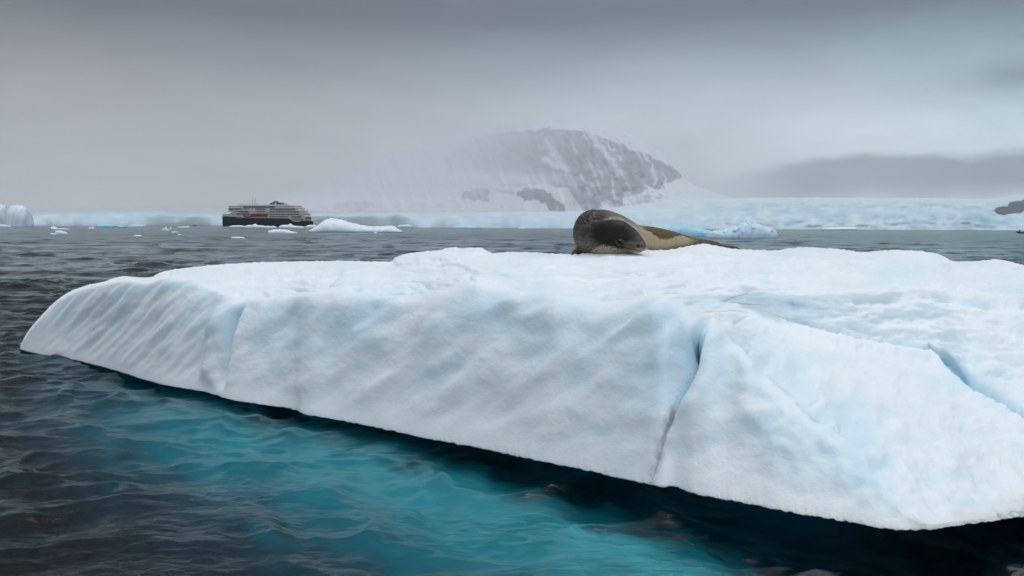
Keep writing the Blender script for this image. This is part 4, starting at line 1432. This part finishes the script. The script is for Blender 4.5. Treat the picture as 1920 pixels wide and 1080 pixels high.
    lifeboat(466.5, 480.5, 407.2, 404.2, 'dark red tender hanging low on the side of the ship towards the bow')


build_ship()


# ------------------------------------------------------------------ inflatable boats and the people in them
def build_person(name, loc, rz, jacket, label, scale=1.0):
    """seated figure grown from a skeleton; hips at the origin"""
    pts = [(0, 0, 0), (0, 0.01, 0.22), (0, 0.0, 0.46), (0, 0.0, 0.58), (0, -0.02, 0.70),
           (0.20, 0, 0.46), (0.27, -0.05, 0.22), (0.20, -0.25, 0.12), (-0.20, 0, 0.46), (-0.27, -0.05, 0.22), (-0.20, -0.25, 0.12),
           (0.12, -0.06, -0.02), (0.15, -0.46, 0.02), (0.15, -0.50, -0.40), (-0.12, -0.06, -0.02), (-0.15, -0.46, 0.02), (-0.15, -0.50, -0.40)]
    ed = [(0, 1), (1, 2), (2, 3), (3, 4), (2, 5), (5, 6), (6, 7), (2, 8), (8, 9), (9, 10), (0, 11), (11, 12), (12, 13), (0, 14), (14, 15), (15, 16)]
    rad = [0.15, 0.17, 0.17, 0.07, 0.115, 0.085, 0.07, 0.05, 0.085, 0.07, 0.05, 0.10, 0.08, 0.06, 0.10, 0.08, 0.06]
    me = bpy.data.meshes.new(name)
    me.from_pydata(pts, ed, [])
    t = bpy.data.objects.new(name, me)
    COL.objects.link(t)
    md = t.modifiers.new('skin', 'SKIN')
    for i, v in enumerate(me.skin_vertices[0].data):
        v.radius = (rad[i], rad[i])
        v.use_root = (i == 0)
    sb = t.modifiers.new('sub', 'SUBSURF')
    sb.levels = 1
    dg = bpy.context.evaluated_depsgraph_get()
    m2 = bpy.data.meshes.new_from_object(t.evaluated_get(dg))
    bpy.data.objects.remove(t)
    o = bpy.data.objects.new(name, m2)
    COL.objects.link(o)
    m2.materials.append(plain('dark_trousers', (0.03, 0.035, 0.045), 0.8))
    m2.materials.append(jacket)
    m2.materials.append(plain('skin', (0.42, 0.27, 0.2), 0.6))
    for p in m2.polygons:
        z = p.center.z
        p.material_index = 2 if z > 0.60 else (1 if z > 0.08 else 0)
        p.use_smooth = True
    o.location = loc
    o.rotation_euler = (0, 0, rz)
    o.scale = (scale,) * 3
    tag(o, label, 'person')
    hb = MB()
    hb.ellipsoid((0, 0.01, 0.765), (0.115, 0.125, 0.09))
    hb.build('hat', jacket, o, smooth=True)
    return o


def inflatable(px, base_py, rz, label, length=5.0, dark=(0.015, 0.018, 0.024)):
    Y = float(depth_at_z(px, base_py, 0.0))
    c = at_depth(np.array(float(px)), np.array(float(base_py)), np.array(Y))
    rub = plain('dark_rubber', dark, 0.5)
    gr = plain('grey_floor', (0.12, 0.12, 0.12), 0.7)
    o = empty('inflatable_boat', (c[0], c[1], 0), rz)
    tag(o, label, 'boat')
    L = length
    mb = MB()
    pts = [(-L / 2, -0.8, 0.32), (L * 0.18, -0.8, 0.32), (L * 0.36, -0.62, 0.40), (L * 0.47, -0.25, 0.52), (L * 0.49, 0, 0.55), (L * 0.47, 0.25, 0.52), (L * 0.36, 0.62, 0.40), (L * 0.18, 0.8, 0.32), (-L / 2, 0.8, 0.32)]
    mb.tube(pts, [0.22, 0.27, 0.27, 0.27, 0.27, 0.27, 0.27, 0.27, 0.22], 12)
    mb.build('tube', rub, o, smooth=True)
    mb = MB(); mb.box(-L / 2 + 0.2, L * 0.36, -0.62, 0.62, 0.12, 0.2); mb.build('floor', gr, o)
    mb = MB(); mb.box(-L / 2 + 0.12, -L / 2 + 0.2, -0.6, 0.6, 0.1, 0.62); mb.build('transom', gr, o)
    mb = MB(); mb.box(-L / 2 - 0.22, -L / 2 + 0.16, -0.2, 0.2, 0.62, 1.15, 0.08); mb.box(-L / 2 - 0.12, -L / 2 + 0.06, -0.08, 0.08, -0.3, 0.62); mb.build('outboard_motor', rub, o)
    return o, c


YEL = plain('yellow_jacket', (0.62, 0.45, 0.04), 0.7)
NAV = plain('navy_jacket', (0.02, 0.025, 0.04), 0.8)
b1, c1 = inflatable(1921.5, 438.0, R(176), 'dark inflatable boat with its bow just showing at the right photo edge', 5.4)
build_person('person', (c1[0] - 0.2, c1[1], 0.58), R(10), YEL, 'person in a yellow jacket sitting in the inflatable boat at the right photo edge')
build_person('person', (c1[0] - 1.6, c1[1] + 0.4, 0.58), R(-20), NAV, 'person in a dark jacket near the bow of the boat at the right photo edge')
b2, c2 = inflatable(365, 423.6, R(10), 'tiny dark inflatable boat with people, on the water just left of the ship', 5.0)
build_person('person', (c2[0] - 0.9, c2[1], 0.58), R(0), NAV, 'left of two dark-clothed people sitting in the tiny far boat beside the ship')
build_person('person', (c2[0] + 0.6, c2[1], 0.58), R(0), NAV, 'right of two dark-clothed people sitting in the tiny far boat beside the ship')


def bird(px, py, rz, label):
    Y = float(depth_at_z(px, py, 0.0))
    c = at_depth(np.array(float(px)), np.array(float(py)), np.array(Y))
    dk = plain('dark_plumage', (0.02, 0.022, 0.028), 0.6)
    mb = MB()
    mb.ellipsoid((0, 0, 0.03), (0.24, 0.12, 0.10))
    mb.tube([(0.15, 0, 0.06), (0.20, 0, 0.12), (0.23, 0, 0.17)], [0.08, 0.055, 0.045], 10)
    mb.ellipsoid((0.24, 0, 0.18), (0.075, 0.05, 0.05))
    mb.tube([(0.29, 0, 0.18), (0.38, 0, 0.165)], [0.022, 0.008], 6)
    mb.tube([(-0.25, 0, 0.08), (-0.42, 0, 0.12)], [0.07, 0.01], 6)
    o = mb.build('seabird', dk, smooth=True)
    o.location = (c[0], c[1], 0.02)
    o.rotation_euler = (0, 0, rz)
    tag(o, label, 'bird', 'dark birds on the water')


bird(1468, 454, R(20), 'small dark bird on the water behind the iceberg, the left one of two')
bird(1495, 453, R(160), 'small dark bird on the water behind the iceberg, the right one of two')


# ------------------------------------------------------------------ haze
def build_haze():
    m = bpy.data.materials.new('haze_air')
    m.use_nodes = True
    t = NT(m.node_tree)
    t.n.clear()
    out = t.new('ShaderNodeOutputMaterial')
    v = t.new('ShaderNodeVolumePrincipled')
    v.inputs['Color'].default_value = (*HAZE_COL, 1)
    v.inputs['Density'].default_value = HAZE_DENS
    v.inputs['Anisotropy'].default_value = 0.1
    t.l.new(v.outputs[0], out.inputs['Volume'])
    mb = MB()
    mb.box(-12000, 3900, -3400, 22500, -15.0, 1850)
    o = mb.build('haze', m)
    tag(o, None, None, kind='stuff')


build_haze()
